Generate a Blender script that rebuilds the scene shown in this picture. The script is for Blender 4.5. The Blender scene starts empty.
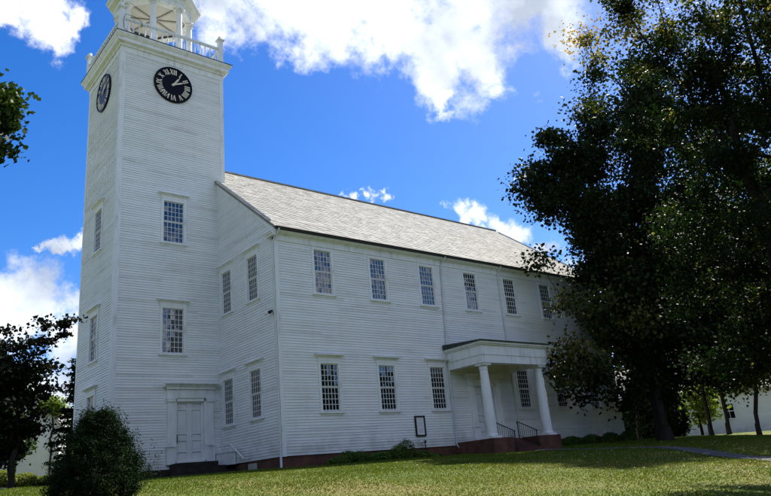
import bpy, math, random
import numpy as np
from mathutils import Vector, Matrix
random.seed(11); rng = np.random.default_rng(11)
R = math.radians
scene = bpy.context.scene
COL = scene.collection
# ------------------------------------------------------------------ camera
FPX = 691.82; IW, IH = 771.0, 496.0
CO = np.array([-15.988, -26.592, -1.1737])
YAW, PITCH, ROLL = R(40.625), R(18.298), R(-5.429)
F = np.array([math.sin(YAW)*math.cos(PITCH), math.cos(YAW)*math.cos(PITCH), math.sin(PITCH)])
R0 = np.array([math.cos(YAW), -math.sin(YAW), 0.0]); U0 = np.cross(R0, F)
RV = math.cos(ROLL)*R0+math.sin(ROLL)*U0; UV = -math.sin(ROLL)*R0+math.cos(ROLL)*U0
cd = bpy.data.cameras.new('camera'); cam = bpy.data.objects.new('camera', cd); COL.objects.link(cam)
cd.sensor_width = 36; cd.sensor_fit = 'HORIZONTAL'; cd.lens = 36*FPX/IW; cd.clip_start = .1; cd.clip_end = 5000
m = Matrix((RV, UV, -F)).transposed().to_4x4(); m.translation = Vector(CO); cam.matrix_world = m
scene.camera = cam
def ray(px, py): return F+RV*((px-IW/2)/FPX)+UV*((IH/2-py)/FPX)
def at(px, py, dist):
    """a point seen in direction (px,py) at the given horizontal distance (used only to author real positions)"""
    d = ray(px, py); d = d/math.hypot(d[0], d[1]); return CO+d*dist
# ------------------------------------------------------------------ ground
def sstep(a, b, x):
    t = np.clip((x-a)/(b-a), 0, 1); return t*t*(3-2*t)
def gh(x, y):
    x = np.asarray(x, float); y = np.asarray(y, float)
    d = np.clip(-1.2-y, 0, None)
    z = -.44-.078*np.clip(d, 0, 8)-.110*np.clip(d-8, 0, 30)
    z = z+.10*sstep(4, 26, x)*sstep(-6, 0, y)
    z = z+.0
    left = sstep(-3.0, -9.0, x)
    z = z+left*np.clip(y-4, 0, 40)*.052
    z = z+.04*np.sin(x*.35+1)*np.sin(y*.41)*sstep(-1.5, -5, y)
    return z
def ghf(x, y): return float(gh(x, y))
# ------------------------------------------------------------------ mesh helpers
class MB:
    def __init__(s): s.v=[]; s.f=[]; s.a=[]
    def face(s, pts, tint=.5):
        n=len(s.v); s.v += [tuple(p) for p in pts]; s.f.append(list(range(n, n+len(pts)))); s.a.append(tint)
    def box(s, x0,x1,y0,y1,z0,z1, tint=.5, M=None):
        n=len(s.v)
        P=[(x0,y0,z0),(x1,y0,z0),(x1,y1,z0),(x0,y1,z0),(x0,y0,z1),(x1,y0,z1),(x1,y1,z1),(x0,y1,z1)]
        if M is not None: P=[tuple(M@Vector(p)) for p in P]
        s.v+=P
        for q in ((0,3,2,1),(4,5,6,7),(0,1,5,4),(1,2,6,5),(2,3,7,6),(3,0,4,7)):
            s.f.append([n+i for i in q]); s.a.append(tint)
    def prism(s, poly, axis, a, b, tint=.5):
        """poly in the two other axes, extruded along axis from a to b"""
        def P(p,t):
            if axis==0: return (t,p[0],p[1])
            if axis==1: return (p[0],t,p[1])
            return (p[0],p[1],t)
        n=len(s.v); k=len(poly)
        s.v+=[P(p,a) for p in poly]+[P(p,b) for p in poly]
        s.f.append([n+i for i in range(k)]); s.f.append([n+k+i for i in reversed(range(k))]); s.a+=[tint]*2
        for i in range(k):
            j=(i+1)%k; s.f.append([n+i,n+j,n+k+j,n+k+i]); s.a.append(tint)
    def tube(s, pts, rads, sides=8, cap=True, tint=.5):
        pts=[Vector(p) for p in pts]; n0=len(s.v); prev=None
        for i,p in enumerate(pts):
            t=(pts[min(i+1,len(pts)-1)]-pts[max(i-1,0)]).normalized()
            if prev is None:
                a=Vector((0,0,1)) if abs(t.z)<.9 else Vector((1,0,0)); u=t.cross(a).normalized()
            else:
                u=(prev-t*prev.dot(t)).normalized()
            prev=u; w=t.cross(u); r=rads[i] if hasattr(rads,'__len__') else rads
            for k in range(sides):
                an=2*math.pi*k/sides; s.v.append(tuple(p+u*(r*math.cos(an))+w*(r*math.sin(an))))
        for i in range(len(pts)-1):
            for k in range(sides):
                k2=(k+1)%sides; a=n0+i*sides
                s.f.append([a+k,a+k2,a+sides+k2,a+sides+k]); s.a.append(tint)
        if cap:
            s.f.append([n0+k for k in reversed(range(sides))]); s.f.append([n0+(len(pts)-1)*sides+k for k in range(sides)]); s.a+=[tint]*2
    def lathe(s, prof, sides=24, c=(0,0), a0=0, tint=.5):
        n0=len(s.v)
        for r,z in prof:
            for k in range(sides):
                an=a0+2*math.pi*k/sides; s.v.append((c[0]+r*math.cos(an),c[1]+r*math.sin(an),z))
        for i in range(len(prof)-1):
            for k in range(sides):
                k2=(k+1)%sides; a=n0+i*sides; s.f.append([a+k,a+k2,a+sides+k2,a+sides+k]); s.a.append(tint)
        s.f.append([n0+k for k in reversed(range(sides))]); s.f.append([n0+(len(prof)-1)*sides+k for k in range(sides)]); s.a+=[tint]*2
    def mesh(s, name, mat, smooth=False, recalc=True):
        me=bpy.data.meshes.new(name); me.from_pydata(s.v,[],s.f)
        me.materials.append(mat)
        at_=me.attributes.new('tint','FLOAT','FACE'); at_.data.foreach_set('value', s.a)
        if smooth:
            me.polygons.foreach_set('use_smooth',[True]*len(me.polygons))
            try: me.set_sharp_from_angle(angle=R(40))
            except Exception: pass
        me.update()
        return me
    def build(s, name, mat, parent=None, smooth=False):
        return link(name, s.mesh(name,mat,smooth), parent)
def link(name, me, parent=None, loc=None, rz=0):
    o=bpy.data.objects.new(name, me); COL.objects.link(o)
    if parent is not None: o.parent=parent
    if loc is not None: o.location=loc
    o.rotation_euler=(0,0,rz)
    return o
def empty(name, loc=(0,0,0), parent=None, rz=0):
    o=bpy.data.objects.new(name,None); COL.objects.link(o); o.location=loc; o.rotation_euler=(0,0,rz); o.empty_display_size=.3
    if parent is not None: o.parent=parent
    return o
def tag(o, label=None, cat=None, group=None, kind=None):
    if label: o['label']=label
    if cat: o['category']=cat
    if group: o['group']=group
    if kind: o['kind']=kind
    return o
# ------------------------------------------------------------------ materials
def newmat(name):
    m=bpy.data.materials.new(name); m.use_nodes=True; nt=m.node_tree
    return m, nt, nt.nodes['Principled BSDF'], nt.nodes, nt.links
def ramp(nodes, stops, interp='LINEAR'):
    r=nodes.new('ShaderNodeValToRGB'); r.color_ramp.interpolation=interp
    while len(r.color_ramp.elements)>1: r.color_ramp.elements.remove(r.color_ramp.elements[-1])
    r.color_ramp.elements[0].position=stops[0][0]; r.color_ramp.elements[0].color=(*stops[0][1],1)
    for p,c in stops[1:]:
        e=r.color_ramp.elements.new(p); e.color=(*c,1)
    return r
def noise_mat(name, stops, scale=4, rough=.6, detail=5, bump=0, bscale=None, spec=.3, tint_amt=0, stretch=None, dist=0):
    m,nt,b,N,L=newmat(name)
    tc=N.new('ShaderNodeTexCoord'); mp=N.new('ShaderNodeMapping'); L.new(tc.outputs['Object'],mp.inputs[0])
    if stretch: mp.inputs['Scale'].default_value=stretch
    n=N.new('ShaderNodeTexNoise'); n.inputs['Scale'].default_value=scale; n.inputs['Detail'].default_value=detail; n.inputs['Distortion'].default_value=dist
    L.new(mp.outputs[0],n.inputs['Vector'])
    fac=n.outputs['Fac']
    if tint_amt:
        a=N.new('ShaderNodeAttribute'); a.attribute_name='tint'
        ma=N.new('ShaderNodeMath'); ma.operation='MULTIPLY_ADD'; L.new(a.outputs['Fac'],ma.inputs[0]); ma.inputs[1].default_value=tint_amt
        sb=N.new('ShaderNodeMath'); sb.operation='SUBTRACT'; L.new(fac,sb.inputs[0]); sb.inputs[1].default_value=tint_amt*.5
        L.new(sb.outputs[0],ma.inputs[2]); fac=ma.outputs[0]
    r=ramp(N,stops); L.new(fac,r.inputs[0]); L.new(r.outputs[0],b.inputs['Base Color'])
    b.inputs['Roughness'].default_value=rough; b.inputs['Specular IOR Level'].default_value=spec
    if bump:
        n2=N.new('ShaderNodeTexNoise'); n2.inputs['Scale'].default_value=bscale or scale*4; n2.inputs['Detail'].default_value=4; L.new(mp.outputs[0],n2.inputs['Vector'])
        bp=N.new('ShaderNodeBump'); bp.inputs['Strength'].default_value=bump; bp.inputs['Distance'].default_value=.02
        L.new(n2.outputs['Fac'],bp.inputs['Height']); L.new(bp.outputs[0],b.inputs['Normal'])
    return m
W_=(.80,.81,.80)
def siding_mat():
    m,nt,b,N,L=newmat('white_painted_clapboard')
    tc=N.new('ShaderNodeTexCoord'); mp=N.new('ShaderNodeMapping'); L.new(tc.outputs['Object'],mp.inputs[0]); mp.inputs['Scale'].default_value=(.5,.5,1.6)
    n=N.new('ShaderNodeTexNoise'); n.inputs['Scale'].default_value=1.1; n.inputs['Detail'].default_value=8; n.inputs['Roughness'].default_value=.65; L.new(mp.outputs[0],n.inputs['Vector'])
    a=N.new('ShaderNodeAttribute'); a.attribute_name='tint'
    mix=N.new('ShaderNodeMath'); mix.operation='MULTIPLY_ADD'; L.new(a.outputs['Fac'],mix.inputs[0]); mix.inputs[1].default_value=.45; 
    sb=N.new('ShaderNodeMath'); sb.operation='SUBTRACT'; L.new(n.outputs['Fac'],sb.inputs[0]); sb.inputs[1].default_value=.22; L.new(sb.outputs[0],mix.inputs[2])
    r=ramp(N,[(.12,(.60,.60,.57)),(.38,(.74,.75,.73)),(.62,(.80,.81,.80)),(.95,(.84,.85,.85))]); L.new(mix.outputs[0],r.inputs[0])
    # worn paint flecks
    mp2=N.new('ShaderNodeMapping'); L.new(tc.outputs['Object'],mp2.inputs[0]); mp2.inputs['Scale'].default_value=(1.2,1.2,14)
    n3=N.new('ShaderNodeTexNoise'); n3.inputs['Scale'].default_value=2.2; n3.inputs['Detail'].default_value=6; L.new(mp2.outputs[0],n3.inputs['Vector'])
    r3=ramp(N,[(.67,(0,0,0)),(.78,(1,1,1))]); L.new(n3.outputs['Fac'],r3.inputs[0])
    mx=N.new('ShaderNodeMix'); mx.data_type='RGBA'; L.new(r3.outputs[0],mx.inputs[0]); L.new(r.outputs[0],mx.inputs[6]); mx.inputs[7].default_value=(.50,.49,.45,1)
    sz=N.new('ShaderNodeSeparateXYZ'); L.new(tc.outputs['Object'],sz.inputs[0])
    n5=N.new('ShaderNodeTexNoise'); n5.inputs['Scale'].default_value=1.7; n5.inputs['Detail'].default_value=7; L.new(tc.outputs['Object'],n5.inputs['Vector'])
    zz=N.new('ShaderNodeMath'); zz.operation='MULTIPLY_ADD'; L.new(n5.outputs['Fac'],zz.inputs[0]); zz.inputs[1].default_value=-2.2; L.new(sz.outputs[2],zz.inputs[2])
    dr=N.new('ShaderNodeMapRange'); L.new(zz.outputs[0],dr.inputs[0]); dr.inputs[1].default_value=-1.1; dr.inputs[2].default_value=-.3; dr.inputs[3].default_value=.55; dr.inputs[4].default_value=0
    mx5=N.new('ShaderNodeMix'); mx5.data_type='RGBA'; L.new(dr.outputs[0],mx5.inputs[0]); L.new(mx.outputs[2],mx5.inputs[6]); mx5.inputs[7].default_value=(.42,.41,.36,1)
    mp6=N.new('ShaderNodeMapping'); L.new(tc.outputs['Object'],mp6.inputs[0]); mp6.inputs['Scale'].default_value=(1.6,1.6,.16)
    n6=N.new('ShaderNodeTexNoise'); n6.inputs['Scale'].default_value=1.5; n6.inputs['Detail'].default_value=7; n6.inputs['Roughness'].default_value=.6; L.new(mp6.outputs[0],n6.inputs['Vector'])
    r6=ramp(N,[(.50,(0,0,0)),(.75,(.20,.20,.20))]); L.new(n6.outputs['Fac'],r6.inputs[0])
    mx6=N.new('ShaderNodeMix'); mx6.data_type='RGBA'; L.new(r6.outputs[0],mx6.inputs[0]); L.new(mx5.outputs[2],mx6.inputs[6]); mx6.inputs[7].default_value=(.55,.55,.52,1)
    L.new(mx6.outputs[2],b.inputs['Base Color']); b.inputs['Roughness'].default_value=.6; b.inputs['Specular IOR Level'].default_value=.25
    return m
M={}
M['siding']=siding_mat()
M['trim']=noise_mat('white_trim_paint',[(.25,(.56,.56,.52)),(.45,(.76,.77,.76)),(.8,(.84,.85,.85))],scale=2.4,rough=.55,detail=8,stretch=(1.6,1.6,.5),bump=.12,bscale=14)
M['ceil']=noise_mat('cream_ceiling_paint',[(.3,(.58,.56,.48)),(.7,(.68,.66,.58))],scale=2,rough=.7)
M['ceilbeam']=noise_mat('shadowed_beam_paint',[(.3,(.40,.39,.34)),(.7,(.48,.46,.41))],scale=2,rough=.7)  # ceiling cream scaled darker, shade put into the beam colour; vent shares it
M['door']=noise_mat('white_door_paint',[(.3,(.70,.71,.71)),(.7,(.80,.81,.81))],scale=2,rough=.45)
M['slate']=noise_mat('weathered_shingle',[(.1,(.19,.183,.162)),(.5,(.285,.276,.245)),(.9,(.37,.36,.325))],scale=2.2,rough=.85,detail=9,tint_amt=.6,bump=.3,bscale=18)
M['gutter']=noise_mat('dark_gutter',[(.3,(.018,.015,.014)),(.7,(.035,.03,.028))],scale=3,rough=.45)
M['copper']=noise_mat('dark_green_roofing',[(.3,(.02,.03,.026)),(.7,(.05,.065,.058))],scale=3,rough=.6)
M['iron']=noise_mat('black_iron',[(.3,(.012,.012,.013)),(.7,(.025,.025,.026))],scale=8,rough=.5)
M['pipe']=noise_mat('grey_white_downspout',[(.3,(.55,.57,.57)),(.7,(.66,.68,.68))],scale=3,rough=.5)
M['stone']=noise_mat('dark_foundation_stone',[(.25,(.012,.010,.009)),(.55,(.03,.024,.020)),(.8,(.06,.05,.042))],scale=2.5,rough=.9,bump=.6,bscale=10)
M['paper']=noise_mat('white_notice_paper',[(.3,(.70,.71,.70)),(.7,(.78,.79,.78))],scale=6,rough=.35)
M['ink']=noise_mat('grey_ink',[(.3,(.38,.40,.42)),(.7,(.45,.47,.49))],scale=6,rough=.6)
M['clock']=noise_mat('black_clock_enamel',[(.3,(.003,.003,.006)),(.7,(.005,.005,.011))],scale=6,rough=.3,spec=.12)
M['gold']=noise_mat('pale_gold_paint',[(.3,(.62,.56,.43)),(.7,(.74,.68,.54))],scale=6,rough=.45)
M['sash']=noise_mat('sash_paint',[(.3,(.62,.62,.62)),(.7,(.74,.75,.75))],scale=4,rough=.5)
M['asphalt']=noise_mat('grey_path_gravel',[(.25,(.04,.04,.042)),(.55,(.07,.069,.068)),(.8,(.11,.108,.105))],scale=2.5,rough=.95,detail=10,bump=.5,bscale=40)
M['mulch']=noise_mat('brown_mulch',[(.25,(.06,.035,.02)),(.55,(.12,.075,.045)),(.8,(.19,.13,.08))],scale=5,rough=.95,detail=10,bump=.8,bscale=30)
M['drive']=noise_mat('pale_gravel',[(.25,(.28,.25,.21)),(.55,(.38,.35,.30)),(.8,(.48,.45,.40))],scale=3,rough=.95,detail=10)
def brick_mat(name, c1, c2, mortar):
    m,nt,b,N,L=newmat(name)
    tc=N.new('ShaderNodeTexCoord'); sx=N.new('ShaderNodeSeparateXYZ'); L.new(tc.outputs['Object'],sx.inputs[0])
    ad=N.new('ShaderNodeMath'); L.new(sx.outputs[0],ad.inputs[0]); L.new(sx.outputs[1],ad.inputs[1])
    cb=N.new('ShaderNodeCombineXYZ'); L.new(ad.outputs[0],cb.inputs[0]); L.new(sx.outputs[2],cb.inputs[1])
    br=N.new('ShaderNodeTexBrick'); br.inputs['Scale'].default_value=1; br.inputs['Brick Width'].default_value=.24; br.inputs['Row Height'].default_value=.085; br.inputs['Mortar Size'].default_value=.008
    br.inputs['Color1'].default_value=(*c1,1); br.inputs['Color2'].default_value=(*c2,1); br.inputs['Mortar'].default_value=(*mortar,1); br.inputs['Bias'].default_value=-.2
    L.new(cb.outputs[0],br.inputs['Vector'])
    n=N.new('ShaderNodeTexNoise'); n.inputs['Scale'].default_value=1.3; n.inputs['Detail'].default_value=8; L.new(tc.outputs['Object'],n.inputs['Vector'])
    r=ramp(N,[(.3,(.35,.33,.32)),(.7,(1.1,1.05,1.0))]); L.new(n.outputs['Fac'],r.inputs[0])
    mx=N.new('ShaderNodeMix'); mx.data_type='RGBA'; mx.blend_type='MULTIPLY'; mx.inputs[0].default_value=1; L.new(br.outputs['Color'],mx.inputs[6]); L.new(r.outputs[0],mx.inputs[7])
    L.new(mx.outputs[2],b.inputs['Base Color']); b.inputs['Roughness'].default_value=.9
    bp=N.new('ShaderNodeBump'); bp.inputs['Strength'].default_value=.5; bp.inputs['Distance'].default_value=.01; L.new(br.outputs['Fac'],bp.inputs['Height']); bp.invert=True; L.new(bp.outputs[0],b.inputs['Normal'])
    return m
M['brick']=brick_mat('red_foundation_brick',(.16,.052,.030),(.095,.034,.022),(.10,.075,.058))
M['brickstep']=brick_mat('red_step_brick',(.13,.035,.027),(.09,.027,.02),(.085,.062,.05))
def glass_mat():
    m,nt,b,N,L=newmat('old_window_glass')
    b.inputs['Base Color'].default_value=(.006,.007,.009,1); b.inputs['Roughness'].default_value=.03; b.inputs['IOR'].default_value=2.1
    tc=N.new('ShaderNodeTexCoord'); n=N.new('ShaderNodeTexNoise'); n.inputs['Scale'].default_value=2.2; n.inputs['Detail'].default_value=2; L.new(tc.outputs['Object'],n.inputs['Vector'])
    bp=N.new('ShaderNodeBump'); bp.inputs['Strength'].default_value=.25; bp.inputs['Distance'].default_value=.02; L.new(n.outputs['Fac'],bp.inputs['Height']); L.new(bp.outputs[0],b.inputs['Normal'])
    return m
M['glass']=glass_mat()
def leaf_mat(name, stops, trans=.3, rough=.55):
    m=bpy.data.materials.new(name); m.use_nodes=True; nt=m.node_tree; N=nt.nodes; L=nt.links
    b=N['Principled BSDF']; out=N['Material Output']
    a=N.new('ShaderNodeAttribute'); a.attribute_name='tint'; r=ramp(N,stops); L.new(a.outputs['Fac'],r.inputs[0])
    L.new(r.outputs[0],b.inputs['Base Color']); b.inputs['Roughness'].default_value=rough; b.inputs['Specular IOR Level'].default_value=.08
    t=N.new('ShaderNodeBsdfTranslucent'); g=N.new('ShaderNodeMix'); g.data_type='RGBA'; g.blend_type='MULTIPLY'; g.inputs[0].default_value=1
    L.new(r.outputs[0],g.inputs[6]); g.inputs[7].default_value=(1.3,1.35,.6,1); L.new(g.outputs[2],t.inputs['Color'])
    mx=N.new('ShaderNodeMixShader'); mx.inputs[0].default_value=trans; L.new(b.outputs[0],mx.inputs[1]); L.new(t.outputs[0],mx.inputs[2]); L.new(mx.outputs[0],out.inputs['Surface'])
    return m
GREEN=[(.0,(.012,.026,.008)),(.4,(.022,.045,.012)),(.75,(.04,.07,.018)),(1,(.08,.10,.025))]
M['leaf']=leaf_mat('maple_leaf',GREEN,.22)
M['leaf_autumn']=leaf_mat('turning_maple_leaf',[(0,(.005,.012,.004)),(.33,(.012,.025,.007)),(.52,(.05,.07,.015)),(.72,(.26,.22,.06)),(1,(.36,.22,.06))],.42)
M['leaf_shade']=leaf_mat('dark_maple_leaf',[(0,(.005,.012,.004)),(.4,(.012,.025,.007)),(.65,(.045,.062,.014)),(.85,(.10,.095,.025)),(1,(.14,.10,.03))],.10)  # darker copy of the maple leaf, with backlit shade put into its colour
M['leaf_lime']=leaf_mat('lime_leaf',[(0,(.10,.15,.03)),(.5,(.18,.24,.05)),(1,(.28,.32,.08))],.35)
M['leaf_purple']=leaf_mat('dark_plum_leaf',[(0,(.004,.008,.004)),(.5,(.009,.015,.007)),(.8,(.018,.022,.010)),(1,(.035,.024,.014))],.12)
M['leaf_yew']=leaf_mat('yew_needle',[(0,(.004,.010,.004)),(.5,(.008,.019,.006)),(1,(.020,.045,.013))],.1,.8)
M['leaf_hedge']=leaf_mat('yellow_green_hedge_leaf',[(0,(.09,.13,.02)),(.5,(.17,.20,.03)),(1,(.27,.27,.05))],.25)
M['leaf_bed']=leaf_mat('bed_leaf',[(0,(.05,.10,.02)),(.5,(.09,.17,.035)),(1,(.16,.24,.05))],.35)
M['bark']=noise_mat('dark_bark',[(.3,(.012,.010,.008)),(.7,(.032,.027,.022))],scale=3,rough=.95,detail=8,bump=.8,bscale=9,stretch=(3,3,.6))
M['grass_blade']=leaf_mat('grass_blade',[(0,(.060,.095,.010)),(.35,(.095,.132,.016)),(.6,(.145,.152,.028)),(.85,(.21,.17,.075)),(1,(.28,.22,.12))],.3)
M['fallen']=leaf_mat('dry_fallen_leaf',[(0,(.16,.10,.05)),(.5,(.28,.20,.11)),(1,(.42,.34,.22))],.1)
def grass_ground():
    m,nt,b,N,L=newmat('mown_lawn')
    tc=N.new('ShaderNodeTexCoord')
    n1=N.new('ShaderNodeTexNoise'); n1.inputs['Scale'].default_value=.22; n1.inputs['Detail'].default_value=6; n1.inputs['Roughness'].default_value=.6; L.new(tc.outputs['Object'],n1.inputs['Vector'])
    n2=N.new('ShaderNodeTexNoise'); n2.inputs['Scale'].default_value=9; n2.inputs['Detail'].default_value=8; n2.inputs['Roughness'].default_value=.7; L.new(tc.outputs['Object'],n2.inputs['Vector'])
    r1=ramp(N,[(.32,(.068,.104,.015)),(.48,(.105,.130,.022)),(.58,(.15,.142,.038)),(.70,(.20,.155,.065))]); L.new(n1.outputs['Fac'],r1.inputs[0])
    r2=ramp(N,[(.3,(.65,.65,.65)),(.55,(1,1,1)),(.8,(1.35,1.3,1.2))]); L.new(n2.outputs['Fac'],r2.inputs[0])
    mx=N.new('ShaderNodeMix'); mx.data_type='RGBA'; mx.blend_type='MULTIPLY'; mx.inputs[0].default_value=1; L.new(r1.outputs[0],mx.inputs[6]); L.new(r2.outputs[0],mx.inputs[7])
    L.new(mx.outputs[2],b.inputs['Base Color']); b.inputs['Roughness'].default_value=.95; b.inputs['Specular IOR Level'].default_value=.1
    bp=N.new('ShaderNodeBump'); bp.inputs['Strength'].default_value=.6; bp.inputs['Distance'].default_value=.04; L.new(n2.outputs['Fac'],bp.inputs['Height']); L.new(bp.outputs[0],b.inputs['Normal'])
    return m
M['lawn']=grass_ground()
# ------------------------------------------------------------------ ground sheet
def axis_pts(lo, hi, step, far):
    a=list(np.arange(lo,hi+.001,step)); s=step; x=hi
    while x<far: s*=1.35; x+=s; a.append(x)
    s=step; x=lo; pre=[]
    while x>-far: s*=1.35; x-=s; pre.append(x)
    return np.array(pre[::-1]+a)
def grid_sheet(name, xs, ys, zoff, mat):
    X,Y=np.meshgrid(xs,ys); Z=gh(X,Y)+zoff; nx,ny=len(xs),len(ys)
    v=np.stack([X,Y,Z],-1).reshape(-1,3); i=np.arange((ny-1)*(nx-1)); r=i//(nx-1); c=i%(nx-1); a=r*nx+c
    f=np.stack([a,a+1,a+nx+1,a+nx],-1)
    me=bpy.data.meshes.new(name); me.from_pydata(v.tolist(),[],f.tolist()); me.materials.append(mat); me.polygons.foreach_set('use_smooth',[True]*len(f))
    return link(name,me)
tag(grid_sheet('lawn', axis_pts(-40,60,1,900), axis_pts(-32,40,1,900), 0, M['lawn']), kind='structure')
def strip(name, pts, widths, mat, zoff=.025):
    pts=np.array(pts,float); n=len(pts); t=np.linspace(0,n-1,n*10); P=np.stack([np.interp(t,range(n),pts[:,k]) for k in (0,1)],-1)
    for _ in range(12): P[1:-1]=(P[:-2]+P[1:-1]*2+P[2:])/4
    Wd=np.interp(t,range(n),widths); mb=MB(); T=np.gradient(P,axis=0); T/=np.linalg.norm(T,axis=1)[:,None]; Nn=np.stack([-T[:,1],T[:,0]],-1)
    K=7; rows=[]
    for i in range(len(P)):
        row=[]
        for k in range(K):
            w=Wd[i]*(k/(K-1)-.5)*(1+.12*math.sin(i*1.3+k)+.08*math.sin(i*3.1)); x,y=P[i]+Nn[i]*w; row.append((x,y,ghf(x,y)+zoff))
        rows.append(row)
    for i in range(len(P)-1):
        for k in range(K-1): mb.face([rows[i][k],rows[i][k+1],rows[i+1][k+1],rows[i+1][k]])
    return mb.build(name,mat)
PATH=[(12.8,-3.1),(14.5,-5.2),(16.0,-7.6),(14.2,-10.6),(11.4,-13.4),(8.5,-17.5),(7,-22)]
PATHW=[1.8,1.4,1.2,1.2,1.2,1.4,1.4]
tag(strip('path',PATH,PATHW,M['asphalt']),kind='structure')
# ------------------------------------------------------------------ church
XL, YW = 25.97, 16.94
ZS = .08          # bottom of siding
EAVE_Y, EAVE_Z, RIDGE_Y, RIDGE_Z = -.38, 10.43, 8.47, 17.25
SL=(RIDGE_Z-EAVE_Z)/(RIDGE_Y-EAVE_Y)
def roofz(y): return EAVE_Z+(y-EAVE_Y)*SL if y<=RIDGE_Y else RIDGE_Z-(y-RIDGE_Y)*SL
TX0,TX1,TY0,TY1=-5.40,.43,5.81,11.13
TZ=22.0
church=empty('meeting_house',(0,0,0))
tag(church,'large white clapboard meeting house with a square clock tower and grey shingled roof','church')
# frames: local u to the right seen from outside, n outward
class Wall:
    def __init__(s,o,u,n): s.o=Vector(o); s.u=Vector(u); s.n=Vector(n)
    def p(s,u,n,z): return s.o+s.u*u+s.n*n+Vector((0,0,z))
    @property
    def rz(s): return math.atan2(s.u.y,s.u.x)
FAC=Wall((0,0,0),(1,0,0),(0,-1,0))
GAB=Wall((0,0,0),(0,-1,0),(-1,0,0))     # u = -y
TRT=Wall((0,TY0,0),(1,0,0),(0,-1,0))
TLF=Wall((TX0,0,0),(0,-1,0),(-1,0,0))
BACK=Wall((0,YW,0),(-1,0,0),(0,1,0))
END=Wall((XL,0,0),(0,1,0),(1,0,0))
TBK=Wall((0,TY1,0),(-1,0,0),(0,1,0))
TIN=Wall((TX1,0,0),(0,1,0),(1,0,0))
def siding(name, w, u0, u1, z0, z1, holes=(), umin=None, umax=None, exp=.125, parent=church):
    mb=MB(); n=max(1,round((z1-z0)/exp)); e=(z1-z0)/n
    for i in range(n):
        za=z0+i*e; zb=za+e; zm=(za+zb)/2
        f0=lambda z: u0 if umin is None else max(u0,umin(z))
        f1=lambda z: u1 if umax is None else min(u1,umax(z))
        a_b,a_t,b_b,b_t=f0(za),f0(zb),f1(za),f1(zb)
        if a_t>=b_t-.01: continue
        iv=[(min(a_b,a_t),max(b_b,b_t))]
        for (h0,h1,k0,k1) in holes:
            if zm>k0 and zm<k1:
                nv=[]
                for a,b in iv:
                    if h1<=a or h0>=b: nv.append((a,b)); continue
                    if h0>a: nv.append((a,h0))
                    if h1<b: nv.append((h1,b))
                iv=nv
        rowt=random.gauss(.5,.10); wob=random.uniform(-.006,.006)
        for a,b in iv:
            cuts=[a]; x=a+random.uniform(.6,4.2)
            while x<b-.4: cuts.append(x); x+=random.uniform(2.4,4.6)
            cuts.append(b)
            for c0,c1 in zip(cuts,cuts[1:]):
                g0=0 if c0==a else .0015; g1=0 if c1==b else .0015
                ob=.028+random.uniform(-.003,.004); zo=wob+random.uniform(-.003,.003)
                s0b=max(c0,a_b) if c0==iv[0][0] else c0; s0t=max(c0,a_t) if c0==iv[0][0] else c0
                s1b=min(c1,b_b) if c1==iv[-1][1] else c1; s1t=min(c1,b_t) if c1==iv[-1][1] else c1
                tn=min(1,max(0,rowt+random.gauss(0,.17)-(.35 if random.random()<.04 else 0)))
                mb.face([w.p(s0b+g0,ob,za+zo),w.p(s1b-g1,ob,za+zo),w.p(s1t-g1,.005,zb+.004),w.p(s0t+g0,.005,zb+.004)],tn)
                mb.face([w.p(s0b+g0,0,za+zo),w.p(s1b-g1,0,za+zo),w.p(s1b-g1,ob,za+zo),w.p(s0b+g0,ob,za+zo)],tn)
    return mb.build(name,M['siding'],parent)
# ---- windows
def win_meshes(w,h,kind):
    """local coords: x centred, y inward, z from sill of glass.  kind: 'cap' has a projecting cornice"""
    c=.13; mb=MB()
    mb.box(-w/2-c,-w/2,-.065,.075,-.03,h); mb.box(w/2,w/2+c,-.065,.075,-.03,h)
    mb.box(-w/2-c,w/2+c,-.068,.075,h,h+.13)
    mb.box(-w/2-c-.05,w/2+c+.05,-.115,.05,-.12,-.03)
    mb.box(-w/2-c+.03,w/2+c-.03,-.052,-.01,-.2,-.12)
    case=mb.mesh('window_casing',M['trim'])
    lint=None
    if kind=='cap':
        mb=MB(); z=h+.13
        mb.box(-w/2-c-.02,w/2+c+.02,-.075,.04,z,z+.12)
        # splayed crown moulding
        a=w/2+c+.03; b=w/2+c+.17
        pr=[(-.08,z+.12),(-.11,z+.17),(-.19,z+.23),(-.235,z+.25),(-.235,z+.29),(0,z+.33),(0,z+.12)]
        xs=[a,a+.03,b-.05,b,b,b,a]
        n=len(mb.v); k=len(pr)
        mb.v+=[(-x,p[0],p[1]) for x,p in zip(xs,pr)]+[(x,p[0],p[1]) for x,p in zip(xs,pr)]
        mb.f.append([n+i for i in range(k)]); mb.f.append([n+k+i for i in reversed(range(k))]); mb.a+=[.5]*2
        for i in range(k):
            j=(i+1)%k; mb.f.append([n+i,n+j,n+k+j,n+k+i]); mb.a.append(.5)
        lint=mb.mesh('window_cornice',M['trim'])
    sh=[]
    for (z0,z1,yo) in ((0,h/2,.042),(h/2,h,.015)):      # lower sash behind the upper one
        mb=MB(); st=.045
        mb.box(-w/2+.001,-w/2+st,yo-.015,yo+.02,z0,z1); mb.box(w/2-st,w/2-.001,yo-.015,yo+.02,z0,z1)
        mb.box(-w/2+st,w/2-st,yo-.016,yo+.02,z0,z0+.045); mb.box(-w/2+st,w/2-st,yo-.016,yo+.02,z1-.045,z1)
        iw=w-2*st; ih=z1-z0-.09
        for i in range(1,5): x=-w/2+st+iw*i/5; mb.box(x-.012,x+.012,yo-.012,yo+.015,z0+.045,z1-.045)
        for i in range(1,4): z=z0+.045+ih*i/4; mb.box(-w/2+st,w/2-st,yo-.0135,yo+.012,z-.012,z+.012)
        sh.append(mb.mesh('window_sash',M['sash']))
    return case,lint,sh
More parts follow.
